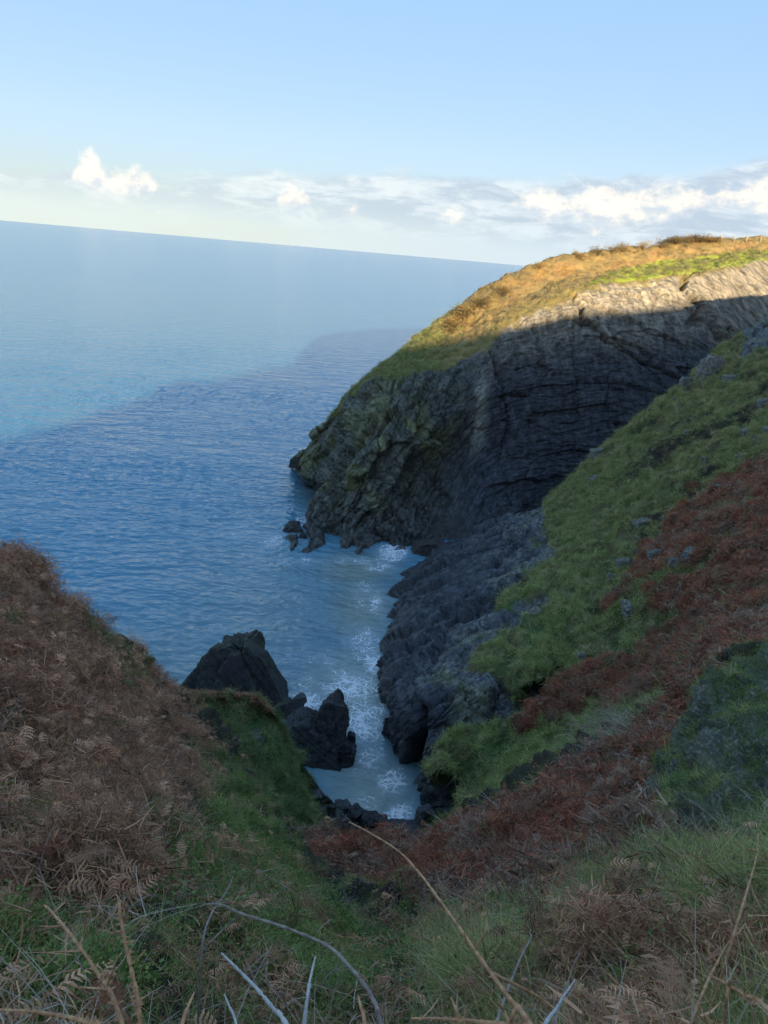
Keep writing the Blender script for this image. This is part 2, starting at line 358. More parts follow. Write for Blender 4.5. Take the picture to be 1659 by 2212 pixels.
def headland():
    S = lambda px, py: atz(px, py, -0.8)
    w = lambda x, y, z: np.array([x, y, z], float)
    # each column: back foot, back, crest, turf, rim, three face points, foot
    cols = []
    t0 = atz(632, 1005, -0.8)
    cols.append([t0+w(1, 4, -1), t0+w(.6, 3, -.5), t0+w(.3, 2, 0), t0+w(.2, 1.5, .1), t0+w(.1, 1, .1), t0+w(0, .6, .1), t0, t0+w(0, -.3, -.3), t0+w(0, -.6, -1)])
    def col(crest, turf, rim, f1, f2, f3, foot):
        c = at(*crest)
        back = c+w(4, 8, 0); back[2] = c[2]*0.66
        bf = c+w(8, 20, 0); bf[2] = -2
        cols.append([bf, back, c, at(*turf), at(*rim), at(*f1), at(*f2), at(*f3), (atz(foot[0], foot[1], -0.8) if len(foot) == 2 else at(*foot))])
    col((645, 990, 127), (648, 992, 126), (650, 996, 125), (650, 1008, 124.5), (652, 1018, 124), (655, 1030, 123), (658, 1042))
    col((700, 925, 128), (704, 930, 127), (710, 938, 125.5), (700, 970, 123.5), (694, 1005, 121), (694, 1040, 119), (697, 1078))
    col((735, 875, 130), (742, 880, 127.5), (752, 890, 124), (742, 950, 119), (722, 1020, 115), (668, 1105, 110.5), (622, 1172))
    col((790, 818, 134), (798, 824, 129), (808, 836, 123), (790, 940, 114.5), (752, 1040, 110), (690, 1130, 108), (640, 1204))
    col((850, 770, 140), (858, 790, 131), (868, 816, 122.5), (850, 920, 114.5), (815, 1030, 110.5), (772, 1130, 107.5), (748, 1210))
    col((930, 705, 140), (940, 745, 134), (950, 800, 123.5), (935, 890, 117), (905, 1000, 116), (865, 1100, 111), (856, 1197))
    col((1010, 650, 144), (1026, 700, 135), (1046, 752, 126.5), (1036, 850, 121), (1000, 960, 120), (950, 1070, 114), (925, 1210, 103.5))
    col((1090, 600, 148), (1095, 650, 139), (1096, 708, 130), (1098, 830, 125), (1085, 950, 123), (1060, 1060, 117), (1040, 1200, 107))
    col((1200, 562, 152), (1200, 610, 144), (1196, 652, 136), (1196, 790, 129.5), (1190, 920, 127), (1180, 1030, 124.5), (1170, 1130, 121))
    col((1300, 545, 156), (1300, 590, 148), (1300, 622, 140), (1300, 750, 133), (1300, 880, 130), (1300, 980, 127.5), (1300, 1070, 125))
    col((1430, 538, 162), (1430, 572, 153.5), (1440, 602, 145.5), (1440, 700, 138), (1440, 820, 134), (1440, 920, 131), (1440, 1010, 129))
    col((1550, 524, 168), (1550, 556, 158.5), (1556, 582, 150), (1556, 670, 143), (1556, 770, 138), (1556, 870, 134), (1556, 960, 132))
    col((1659, 520, 173), (1659, 542, 163.5), (1659, 563, 155), (1659, 640, 147), (1659, 730, 142), (1659, 830, 138), (1659, 930, 136))
    col((1800, 515, 180), (1800, 535, 170), (1800, 552, 161), (1800, 620, 152), (1800, 710, 146), (1800, 810, 142), (1800, 910, 140))
    col((2100, 500, 200), (2100, 520, 188), (2100, 545, 172), (2100, 610, 160), (2100, 700, 152), (2100, 800, 148), (2100, 900, 146))
    ctrl = np.array(cols)
    n, mm = 620, 380
    # spend most rows on the face
    P = catmull(ctrl, n, 0)
    tt = np.interp(np.linspace(0, 1, mm), [0, .06, .27, .36, 1], [0, 2, 4, 4.4, 8])
    i = np.clip(np.floor(tt).astype(int), 0, 7); f = (tt-i)[None, :, None]
    E = np.concatenate([2*P[:, :1]-P[:, 1:2], P, 2*P[:, -1:]-P[:, -2:-1]], 1)
    p0, p1, p2, p3 = E[:, i], E[:, i+1], E[:, i+2], E[:, i+3]
    P = 0.5*(2*p1+(p2-p0)*f+(2*p0-5*p1+4*p2-p3)*f*f+(3*p1-p0-3*p2+p3)*f**3)
    N = normals(P); N = np.where((N@np.array([0, -.6, .8]))[..., None] < 0, -N, N)
    v = np.broadcast_to(tt[None, :], (n, mm)); u = np.broadcast_to(np.linspace(0, len(cols)-1, n)[:, None], (n, mm))
    px, py = proj(P)
    nz = fbm(P*0.18, 4, 3)
    turf_lim = 4.0 - 0.9*sst(u, 5.5, 2.6) - 1.2*sst(u, 3.2, 1.5)
    rockm = sst(v + 0.16*nz + 0.10*fbm(P*0.7, 3, 9), turf_lim-0.10, turf_lim+0.14)
    # far-left rib: rock all over
    rockm = np.maximum(rockm, sst(u, 2.6, 1.6)*sst(v, 1.5, 3.0))
    fold = strata_fold(P)
    left = sst(P[..., 0], 16, 2)
    s = fold[..., 1]
    # beds standing out as ledges
    led = 0.20*beds(fold[..., 0], s, 1.6, 4.0, 2, P)+0.11*beds(fold[..., 0], s, 0.5, 1.7, 6, P)
    # ribs and slabs of the left buttress run down the dip
    q = px*.86+py*.5; al = py*.86-px*.5
    qw = q+9*fbm(P*.22, 4, 22); aw = al+14*fbm(P*.2, 4, 23)
    def slabs(wq, wa, seed):
        k = np.floor(qw/wq); sh = cellrand(k, k*0, 0, seed)*5
        return cellrand(k, aw/wa+sh, 0, seed+1)+0.9*cellrand(k, k*0, 0, seed+2)+0.6*((qw/wq)-k-.5)
    rib = ridged(np.stack([q*.013, al*.0016, px*0], -1), 3, 21)
    Q = np.stack([qw/30, aw/95, P[..., 1]/9], -1); fa, ja = facets(Q, 24); fb, jb = facets(Q*2.2, 27); fc, jc = facets(Q*5.5, 29)
    rel = 1.2*(rib-.5)+1.9*fa+0.8*fb+0.16*fc-0.30*sst(jb, .08, 0)-.6*sst(ja, .06, 0)
    rel = rel*(.30+.70*sst(u, .6, 3.4))
    Qr = np.stack([fold[..., 0]/3.2, s/1.1, P[..., 1]/6], -1); f1, j1 = facets(Qr, 33); f2, j2 = facets(Qr*2.6, 35)
    fl, jl = facets(Qr*np.array([.28, .30, .3]), 37)
    face = led+0.6*fl+0.24*f1+0.13*f2-.10*sst(j1, .06, 0)-.25*sst(jl, .04, 0)
    blocky = fbm(P*np.array([.25, .25, .12]), 4, 31)
    d = rockm*((1-left)*(face+0.35*blocky) + left*(rel+0.35*blocky))
    d += (1-rockm)*(0.5*fbm(P*0.35, 4, 51)+0.16*fbm(P*1.4, 3, 52))
    # two open cracks and some joints in the face
    wx = px+5*fbm(P*0.5, 3, 61); wy = py+5*fbm(P*0.5, 3, 62)
    cracks = [([(1243, 618), (1240, 640), (1256, 662), (1258, 690), (1290, 705), (1310, 735)], 5.0, 2.6), ([(1486, 588), (1476, 606), (1474, 626), (1495, 640), (1515, 652), (1512, 676)], 8.0, 3.6),
              ([(1515, 650), (1535, 690), (1556, 730), (1570, 745)], 9, 1.5), ([(1488, 705), (1500, 685), (1512, 700)], 8, 1.4),
              ([(1150, 660), (1240, 690), (1330, 735), (1400, 790), (1440, 840)], 2.2, .8), ([(1240, 640), (1238, 760), (1246, 840), (1252, 900)], 2.0, .7), ([(1330, 720), (1400, 712), (1470, 740)], 2.0, .7),
              ([(1310, 735), (1400, 790)], 2.4, .8), ([(1060, 760), (1100, 900), (1080, 1000)], 3, .9)]
    for pl, wd, dp in cracks:
        d -= rockm*dp*sst(polyline_dist(wx, wy, pl), wd*1.25, wd*0.3)
    # sea-cut hollow at the foot
    hol = np.exp(-(((px-930)/70)**2+((py-1080)/85)**2)); d -= 2.6*hol*rockm
    hol2 = np.exp(-(((px-880)/22)**2+((py-1000)/60)**2)); d -= 1.8*hol2*rockm
    P = P + N*d[..., None]
    # pale rib in the middle of the face
    px, py = proj(P)
    pale = np.exp(-(((px-1040+(py-850)*0.08)/14)**2))*sst(py, 780, 830)*sst(py, 1010, 930)
    z = P[..., 2]
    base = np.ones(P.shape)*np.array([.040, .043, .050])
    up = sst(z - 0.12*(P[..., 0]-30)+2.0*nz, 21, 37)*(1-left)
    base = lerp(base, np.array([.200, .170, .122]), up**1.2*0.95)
    base = lerp(base, np.array([.058, .062, .046]), left*0.85)
    yel = left*sst(fbm(P*0.18, 4, 71)+0.30*sst(py, 1080, 850), 0.0, 0.4)*sst(z, 2, 6)
    base = lerp(base, np.array([.100, .104, .032]), yel*0.55)
    base = lerp(base, np.array([.20, .20, .165]), pale*0.75)
    base = lerp(base, np.array([.028, .027, .026]), sst(z, 4.5, 1.0)*0.9)      # dark tidal zone
    # turf: brown scrub, grass strip on top, olive lower down
    t = np.ones(P.shape)*np.array([.29, .205, .080])
    t = lerp(t, np.array([.33, .20, .075]), sst(nz, -.1, .5))
    t = lerp(t, np.array([.20, .17, .055]), sst(v+0.5*nz, 3.1, 3.9)*0.8)
    grassy = inpoly(px+14*nz, py+5*nz, [(1260, 618), (1320, 588), (1450, 560), (1560, 545), (1720, 534), (1720, 562), (1560, 578), (1440, 598)])
    t = lerp(t, np.array([.30, .36, .045]), grassy*0.9)
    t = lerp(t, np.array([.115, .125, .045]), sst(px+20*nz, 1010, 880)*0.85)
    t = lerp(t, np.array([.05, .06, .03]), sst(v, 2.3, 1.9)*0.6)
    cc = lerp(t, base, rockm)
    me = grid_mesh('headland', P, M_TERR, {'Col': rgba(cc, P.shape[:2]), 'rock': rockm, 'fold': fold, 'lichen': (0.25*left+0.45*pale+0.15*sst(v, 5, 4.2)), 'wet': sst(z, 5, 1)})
    o = link('headland', me, kind='structure', label='steep headland of folded dark rock across the cove with golden scrub on top', cat='headland')
    return o, P, N, dict(v=v, u=u, rock=rockm, px=px, py=py, grassy=grassy)

# ------------------------------------------------------------------ terrain: the steep slope on the right
def right_slope():
    w = lambda x, y, z: np.array([x, y, z], float)
    rows = []
    def row(foot, *pts):
        r = [atz(*foot, -1.2) if len(foot) == 2 else w(*foot)] + [at(*p) for p in pts]
        e = r[-1]; r += [e+w(14, -2, 7), e+w(48, -8, 13)]
        rows.append(r)
    row((-1, 18, 18), (1000, 1905, 17), (1120, 1872, 17.5), (1220, 1825, 17.5), (1350, 1770, 18), (1500, 1700, 18), (1659, 1630, 18))
    row((-1, 27, 11), (1020, 1830, 26), (1120, 1770, 26), (1220, 1700, 26), (1350, 1620, 26.5), (1500, 1525, 27), (1659, 1430, 27))
    row((1.0, 38, 2), (960, 1835, 38), (1060, 1765, 37), (1180, 1680, 36), (1320, 1580, 36), (1480, 1460, 36), (1659, 1350, 36))
    row((932, 1815), (962, 1765, 45.5), (1060, 1700, 45), (1180, 1620, 45), (1320, 1530, 45), (1480, 1410, 45.5), (1659, 1270, 46))
    row((905, 1755), (938, 1675, 49), (1010, 1590, 50.5), (1180, 1490, 52), (1320, 1390, 53), (1480, 1275, 54), (1659, 1140, 55))
    row((872, 1685), (880, 1555, 52.5), (1000, 1490, 54), (1180, 1420, 56), (1320, 1325, 57), (1480, 1210, 58.5), (1659, 1080, 60))
    row((830, 1605), (836, 1490, 58.5), (935, 1430, 60), (1100, 1350, 63), (1300, 1250, 65), (1480, 1130, 67.5), (1659, 1000, 70))
    row((816, 1445), (842, 1393, 71.5), (960, 1335, 73), (1110, 1270, 75), (1310, 1130, 77.5), (1480, 1000, 80), (1659, 880, 82))
    row((830, 1300), (880, 1268, 87), (1000, 1222, 88.5), (1140, 1160, 90.5), (1310, 1040, 92), (1480, 915, 94), (1659, 790, 97))
    row((890, 1192), (960, 1170, 104), (1060, 1130, 104), (1180, 1086, 104.5), (1310, 968, 106), (1480, 828, 109), (1659, 692, 113))
    r5 = rows[-1]
    rows.append([p+w(1.5, 5, -5-0.12*p[2]) for p in r5]); rows.append([p+w(3, 9, -16-0.3*p[2]) for p in r5])
    n, mm = 640, 420
    ctrl = np.array(rows)
    P = catmull(ctrl, n, 0); k = ctrl.shape[1]-1
    tt = np.interp(np.linspace(0, 1, mm), [0, .30, .94, 1], [0, 2, k-2, k])
    i = np.clip(np.floor(tt).astype(int), 0, k-1); f = (tt-i)[None, :, None]
    E = np.concatenate([2*P[:, :1]-P[:, 1:2], P, 2*P[:, -1:]-P[:, -2:-1]], 1)
    p0, p1, p2, p3 = E[:, i], E[:, i+1], E[:, i+2], E[:, i+3]
    P = 0.5*(2*p1+(p2-p0)*f+(2*p0-5*p1+4*p2-p3)*f*f+(3*p1-p0-3*p2+p3)*f**3)
    N = normals(P); N = np.where((N@np.array([-.5, -.2, .8]))[..., None] < 0, -N, N)
    px, py = proj(P); nz = fbm(P*0.22, 4, 101); n2 = fbm(P*0.8, 3, 102)
    jx, jy = px+12*nz+8*n2, py+10*fbm(P*0.25, 4, 103)+6*n2
    c7 = lambda pts: [(1026+a*.4883, 648+b*.4883) for a, b in pts]
    rockpoly = [(700, 1100), (880, 1165), (1000, 1145), (1120, 1095), (1180, 1086), (1184, 1130), (1186, 1185), (1200, 1205), (1165, 1222), (1082, 1285), (1070, 1335), (1120, 1302), (1182, 1285), (1185, 1312), (1120, 1345),
                (1050, 1392), (990, 1445), (1040, 1455), (1085, 1478), (1110, 1520), (1150, 1490), (1205, 1446), (1215, 1462), (1160, 1515), (1120, 1545), (1060, 1562), (985, 1572), (945, 1600), (932, 1650), (940, 1700), (985, 1712), (975, 1745), (945, 1790), (955, 1812), (900, 1830), (700, 1700)]
    rock = inpoly(jx, jy, rockpoly).astype(float)
    for poly in ([(1110, 1700), (1180, 1655), (1185, 1668), (1120, 1708)], [(1215, 1612), (1250, 1583), (1246, 1600)], [(1070, 1752), (1110, 1716), (1105, 1730)],
                 [(1590, 760), (1620, 705), (1700, 670), (1700, 745), (1640, 760), (1610, 790)], [(1490, 840), (1470, 850), (1478, 825), (1500, 818)]):
        rock = np.maximum(rock, inpoly(jx, jy, poly))
    vv = np.broadcast_to(np.linspace(0, len(rows)-1, n)[:, None], (n, mm))
    rock = np.maximum(rock, sst(vv, 9.15, 9.4))
    for _ in range(2):
        rock = (rock+np.roll(rock, 1, 0)+np.roll(rock, -1, 0)+np.roll(rock, 1, 1)+np.roll(rock, -1, 1))/5
    brk1 = c7([(1400, 690), (1296, 720), (1150, 790), (960, 890), (860, 1010), (850, 1080), (740, 1110), (760, 1170), (620, 1340), (560, 1400), (700, 1320), (880, 1210), (960, 1200), (1100, 1200), (1400, 1080)])
    brk2 = c7([(760, 1310), (820, 1400), (960, 1380), (1050, 1400), (900, 1430), (780, 1500), (720, 1590), (500, 1650), (430, 1700), (300, 1760), (200, 1880), (230, 1960), (330, 1900), (560, 1800), (640, 1850), (900, 1760), (1000, 1750), (1100, 1800), (1400, 1700), (1400, 1060), (1100, 1180), (900, 1260)])
    brk3 = [(940, 1870), (1000, 1830), (1150, 1785), (1280, 1700), (1330, 1655), (1430, 1605), (1500, 1500), (1700, 1440), (1700, 1900), (940, 1900)]
    big = fbm(P*0.13, 3, 117)
    brk = (inpoly(jx, jy, brk1) | inpoly(jx, jy, brk2) | inpoly(jx, jy, brk3)).astype(float)
    brk = brk*sst(nz*0.6+n2*0.6+big*0.3, -0.42, -0.05)
    scr = inpoly(jx, jy, c7([(380, 1980), (560, 1840), (760, 1880), (1000, 1790), (1060, 1900), (900, 2100), (560, 2180)])).astype(float)*sst(n2+nz, -.5, 0.1)
    heath = sst(big+0.5*nz, 0.12, 0.42)*sst(px, 1300, 1420)*sst(py, 1250, 1100)*(1-brk)
    n_s = np.array([-0.47, 0.69, 0.33]); n_s /= np.linalg.norm(n_s)
    s = P@n_s + 0.6*fbm(P*0.12, 3, 111)
    al = P@np.array([.75, .2, .6])
    led = 0.42*beds(al, s, 1.5, 4.5, 112, P)+0.22*beds(al, s, 0.55, 1.8, 113, P)+0.08*beds(al, s, .22, .8, 114, P)
    Qr = np.stack([al/9.0, s/1.5, (P@np.array([-.55, -.3, .75]))/4], -1)+.25*np.stack([nz, n2, nz], -1); f1, j1 = facets(Qr, 133); f2, j2 = facets(Qr*2.7, 135); fL, jL = facets(Qr*np.array([.5, .36, .5])+3.3, 137)
    d = rock*(0.65*led+0.9*fL+0.5*f1+0.20*f2-.7*sst(jL, .05, 0)-.45*sst(j1, .07, 0)-.12*sst(j2, .06, 0)+0.35*fbm(P*0.22, 4, 116)-0.3)
    humm = fbm(P*np.array([0.9, 0.55, 0.9]), 3, 121)
    d += (1-rock)*(0.35*fbm(P*0.3, 3, 122)+0.36*humm+0.14*fbm(P*2.6, 2, 123)+0.30)
    d += brk*(0.25+0.34*fbm(P*1.1, 3, 124))
    cav = np.exp(-(((px-893-(1600-py)*0.10)/15)**4+((py-1605)/72)**4))
    cav2 = np.exp(-(((px-972)/20)**4+((py-1722)/34)**4))
    cav3 = sst(polyline_dist(px+5*n2, py+5*n2, [(1212, 1452), (1180, 1480), (1130, 1512), (1105, 1550)]), 17, 8)
    d -= 0.9*sst(polyline_dist(px+6*n2, py+6*n2, [(935, 1430), (930, 1395), (990, 1330), (1070, 1280)]), 9, 2)*rock
    d -= 0.9*sst(polyline_dist(px+6*n2, py+6*n2, [(850, 1372), (930, 1352), (990, 1310), (1060, 1240), (1150, 1190)]), 7, 2)*rock
    # grass bulge hanging over the inlet
    d += 1.2*np.exp(-(((px-985)/55)**2+((py-1640)/60)**2))*(1-rock)
    P = P + N*d[..., None] + cav[..., None]*np.array([4.5, 5.5, -1.0]) + cav2[..., None]*np.array([2.5, 3.0, -.6]) + cav3[..., None]*np.array([1.6, 2.4, -1.6])
    rock = np.maximum(rock, np.maximum(cav2, cav3)); z = P[..., 2]
    rk = np.ones(P.shape)*np.array([.044, .047, .054])
    rk = lerp(rk, np.array([.085, .088, .092]), sst(z, 5, 12)*0.7)
    rk = lerp(rk, np.array([.10, .105, .035]), sst(fbm(P*0.25, 3, 131), .15, .5)*0.5*sst(z, 4, 8))
    rk = lerp(rk, np.array([.030, .030, .032]), sst(z, 4.5, 1.2)*0.85)
    g = np.ones(P.shape)*np.array([.072, .088, .028])
    g = lerp(g, np.array([.105, .096, .042]), sst(py+120*nz, 1150, 850)*0.8)
    g = lerp(g, np.array([.080, .145, .032]), sst(big+.4*nz, 0, .5)*0.6)
    g = lerp(g, np.array([.18, .16, .075]), sst(n2+0.4*humm, .15, .6)*0.5)
    g = lerp(g, np.array([.165, .125, .062]), sst(fbm(P*.22, 4, 144), .0, .35)*.7)
    g = lerp(g, np.array([.045, .042, .034]), heath*0.8)
    g = lerp(g, np.array([.085, .040, .025]), brk*0.92)
    g = lerp(g, np.array([.090, .070, .052]), scr*0.85)
    cc = lerp(g, rk, rock)
    fold = np.stack([al, s, P[..., 1]*0.2], -1)
    lich = sst(z, 4, 8)*0.6*sst(fbm(P*0.16, 3, 133), -.5, .1)
    me = grid_mesh('cove_slope', P, M_TERR, {'Col': rgba(cc, P.shape[:2]), 'rock': rock, 'fold': fold, 'lichen': lich, 'wet': sst(z, 5, 1)})
    o = link('cove_slope', me, kind='structure', label='steep grass and bracken slope above dark rock slabs right of the cove', cat='hillside')
    return o, P, normals_up(P), dict(rock=rock, brk=brk, scr=scr, heath=heath, px=px, py=py, big=big, hum=sst(humm, -.35, .25), bh=sst(fbm(P*1.1, 3, 124), -.35, .2))
def normals_up(P):
    N = normals(P); return np.where(N[..., 2:3] < 0, -N, N)

# ------------------------------------------------------------------ terrain: the gully in front of the camera and the near hillside
def near_ground():
    w = lambda x, y, z: np.array([x, y, z], float)
    prof = [(-1800, [(2350, 2.2), (2212, 2.6), (1900, 3.2), (1600, 4.0), (1350, 5.0), (1100, 6)], 0),
            (-1000, [(2350, 2.4), (2212, 2.8), (1900, 3.8), (1600, 5.0), (1350, 6.5), (1130, 8)], 0),
            (-520, [(2350, 2.6), (2212, 3.0), (1900, 4.2), (1600, 6), (1350, 8), (1150, 10)], 0),
            (-250, [(2350, 2.5), (2212, 3.0), (1900, 4.5), (1600, 6.6), (1350, 9), (1120, 12)], 0),
            (0, [(2350, 2.4), (2212, 3), (1900, 4.8), (1600, 7.3), (1375, 10.5), (1228, 14)], 0),
            (150, [(2350, 2.4), (2212, 3), (1900, 5), (1600, 8.6), (1440, 13), (1332, 18)], 0),
            (250, [(2350, 2.4), (2212, 3), (1930, 5), (1700, 8.4), (1510, 15), (1396, 23)], 0),
            (330, [(2350, 2.5), (2212, 3.1), (1950, 5), (1750, 8.4), (1605, 14), (1490, 27)], 0),
            (390, [(2350, 2.5), (2212, 3.2), (1950, 5.4), (1770, 9.4), (1640, 17), (1522, 31)], 0),
            (480, [(2350, 2.6), (2212, 3.3), (1960, 6), (1800, 11), (1705, 19), (1632, 29)], 0),
            (600, [(2350, 2.7), (2212, 3.5), (2010, 6.6), (1890, 12), (1825, 18), (1782, 23)], 0),
            (740, [(2350, 2.8), (2212, 4), (2060, 8), (1970, 11.5), (1910, 15), (1850, 20)], 0),
            (850, [(2350, 2.8), (2212, 4), (2080, 7.6), (1990, 11), (1920, 15), (1858, 19.5)], 0),
            (980, [(2350, 2.6), (2212, 3.6), (2080, 6.2), (1990, 9), (1910, 14), (1842, 20)], 0),
            (1150, [(2350, 2.4), (2212, 3), (2080, 4.4), (1965, 6.6), (1890, 12), (1770, 23)], 1),
            (1400, [(2350, 2.2), (2212, 2.7), (2050, 4), (1895, 6.8), (1790, 12), (1640, 23)], 1),
            (1659, [(2350, 2.2), (2212, 2.6), (2000, 4), (1840, 7.2), (1700, 11), (1480, 22)], 1),
            (1900, [(2350, 2.2), (2212, 2.6), (2000, 4), (1800, 7.0), (1640, 10), (1400, 20)], 1),
            (2200, [(2350, 2.2), (2212, 2.6), (2000, 3.6), (1800, 6), (1640, 8.5), (1400, 16)], 1),
            (2800, [(2350, 2.2), (2212, 2.5), (2000, 3.2), (1800, 4.6), (1640, 6.2), (1400, 11)], 1)]
    cols = []
    for px, pr, right in prof:
        pts = [at(px, py, y) for py, y in pr]
        b = pts[0]
        back = [w(b[0]*1.3, -6, 39.6), w(b[0]*1.1, -2, 38.7), w(b[0]*1.0, 0.8, 38.0)]
        l = pts[-1]
        if right: tail = [l+w(.3, 4, -1.6), l+w(.6, 9, -7)]
        else: tail = [l+w(-.6, 2.0, -2.2), l+w(-1.5, 6, -9)]
        cols.append(back+pts+tail)
    ctrl = np.array(cols)
    n, mm = 640, 500
    P = catmull(ctrl, n, 0); k = ctrl.shape[1]-1
    tt = np.interp(np.linspace(0, 1, mm), [0, .04, .92, 1], [0, 3, k-2, k])
    i = np.clip(np.floor(tt).astype(int), 0, k-1); f = (tt-i)[None, :, None]
    E = np.concatenate([2*P[:, :1]-P[:, 1:2], P, 2*P[:, -1:]-P[:, -2:-1]], 1)
    p0, p1, p2, p3 = E[:, i], E[:, i+1], E[:, i+2], E[:, i+3]
    P = 0.5*(2*p1+(p2-p0)*f+(2*p0-5*p1+4*p2-p3)*f*f+(3*p1-p0-3*p2+p3)*f**3)
    N = normals_up(P)
    dist = np.linalg.norm(P-CAM, axis=-1)
    px, py = proj(P)
    nz = fbm(P*0.5, 4, 201); n2 = fbm(P*1.6, 3, 202)
    d = (0.08+0.020*dist)*fbm(P*0.55, 3, 203)+0.05*fbm(P*2.2, 3, 204)
    # tussock banks and hollows near the camera on the right
    d += 0.26*sst(dist, 16, 7)*fbm(P*1.0, 2, 205)+(.10+.016*dist)*fbm(P*1.2, 3, 207)
    P = P + N*d[..., None]
    jx, jy = px+40*nz+14*n2, py+34*fbm(P*0.5, 4, 206)+12*n2
    def zone(poly): return inpoly(jx, jy, poly).astype(float)
    green = zone([(150, 1310), (240, 1370), (320, 1480), (300, 1510), (200, 1430), (140, 1340)])
    green = np.maximum(green, zone([(395, 1580), (520, 1700), (620, 1860), (700, 2000), (830, 2212), (560, 2240), (440, 2010), (470, 1900), (400, 1740)]))
    green = np.maximum(green, zone([(180, 1640), (290, 1680), (420, 1830), (470, 1960), (400, 1960), (250, 1800)])*sst(n2+nz, -.2, .3))
    green = np.maximum(green, zone([(0, 1990), (170, 2080), (330, 2212), (380, 2300), (-200, 2300)]))
    longg = np.maximum(zone([(960, 2100), (1060, 2030), (1180, 1960), (1400, 1890), (2300, 1780), (2300, 1980), (1400, 2050), (1200, 2100), (1000, 2190)]), zone([(1350, 2060), (2300, 1960), (2300, 2500), (1000, 2500), (1060, 2120)])*0.75)
    red = np.maximum(zone([(620, 1770), (780, 1840), (960, 1820), (1200, 1730), (1480, 1620), (1480, 1890), (1200, 1960), (900, 1950), (700, 1890)]), 0)
    brown = np.maximum(zone([(-300, 1100), (0, 1150), (330, 1450), (470, 1660), (400, 1760), (330, 1860), (230, 1960), (100, 2000), (-900, 2100), (-900, 1000)]), red)
    brown = brown*(.35+.65*sst(nz+.5*n2, -.45, .05))
    dark = zone([(700, 1900), (1000, 1900), (1060, 2000), (950, 2100), (960, 2250), (700, 2250)])
    g = np.ones(P.shape)*np.array([.040, .037, .022])
    g = lerp(g, np.array([.042, .026, .018]), brown*0.85)
    g = lerp(g, np.array([.070, .030, .019]), red*0.85)
    g = lerp(g, np.array([.060, .095, .025]), green*0.85)
    g = lerp(g, np.array([.030, .040, .014]), longg*0.85)
    g = lerp(g, np.array([.026, .022, .015]), dark*0.7)
    z0 = np.zeros(P.shape[:2])
    me = grid_mesh('gully_ground', P, M_TERR, {'Col': rgba(g, P.shape[:2]), 'rock': z0, 'fold': P*0.3, 'lichen': z0, 'wet': z0})
    o = link('gully_ground', me, kind='structure', label='near bracken hillside and gully falling away from the viewer', cat='hillside')
    return o, P, normals_up(P), dict(green=green, longg=longg, brown=brown, red=red, dark=dark, px=px, py=py, dist=dist, n2=n2, nz=nz, bump=sst(fbm(P*1.2, 3, 207), -.35, .25))

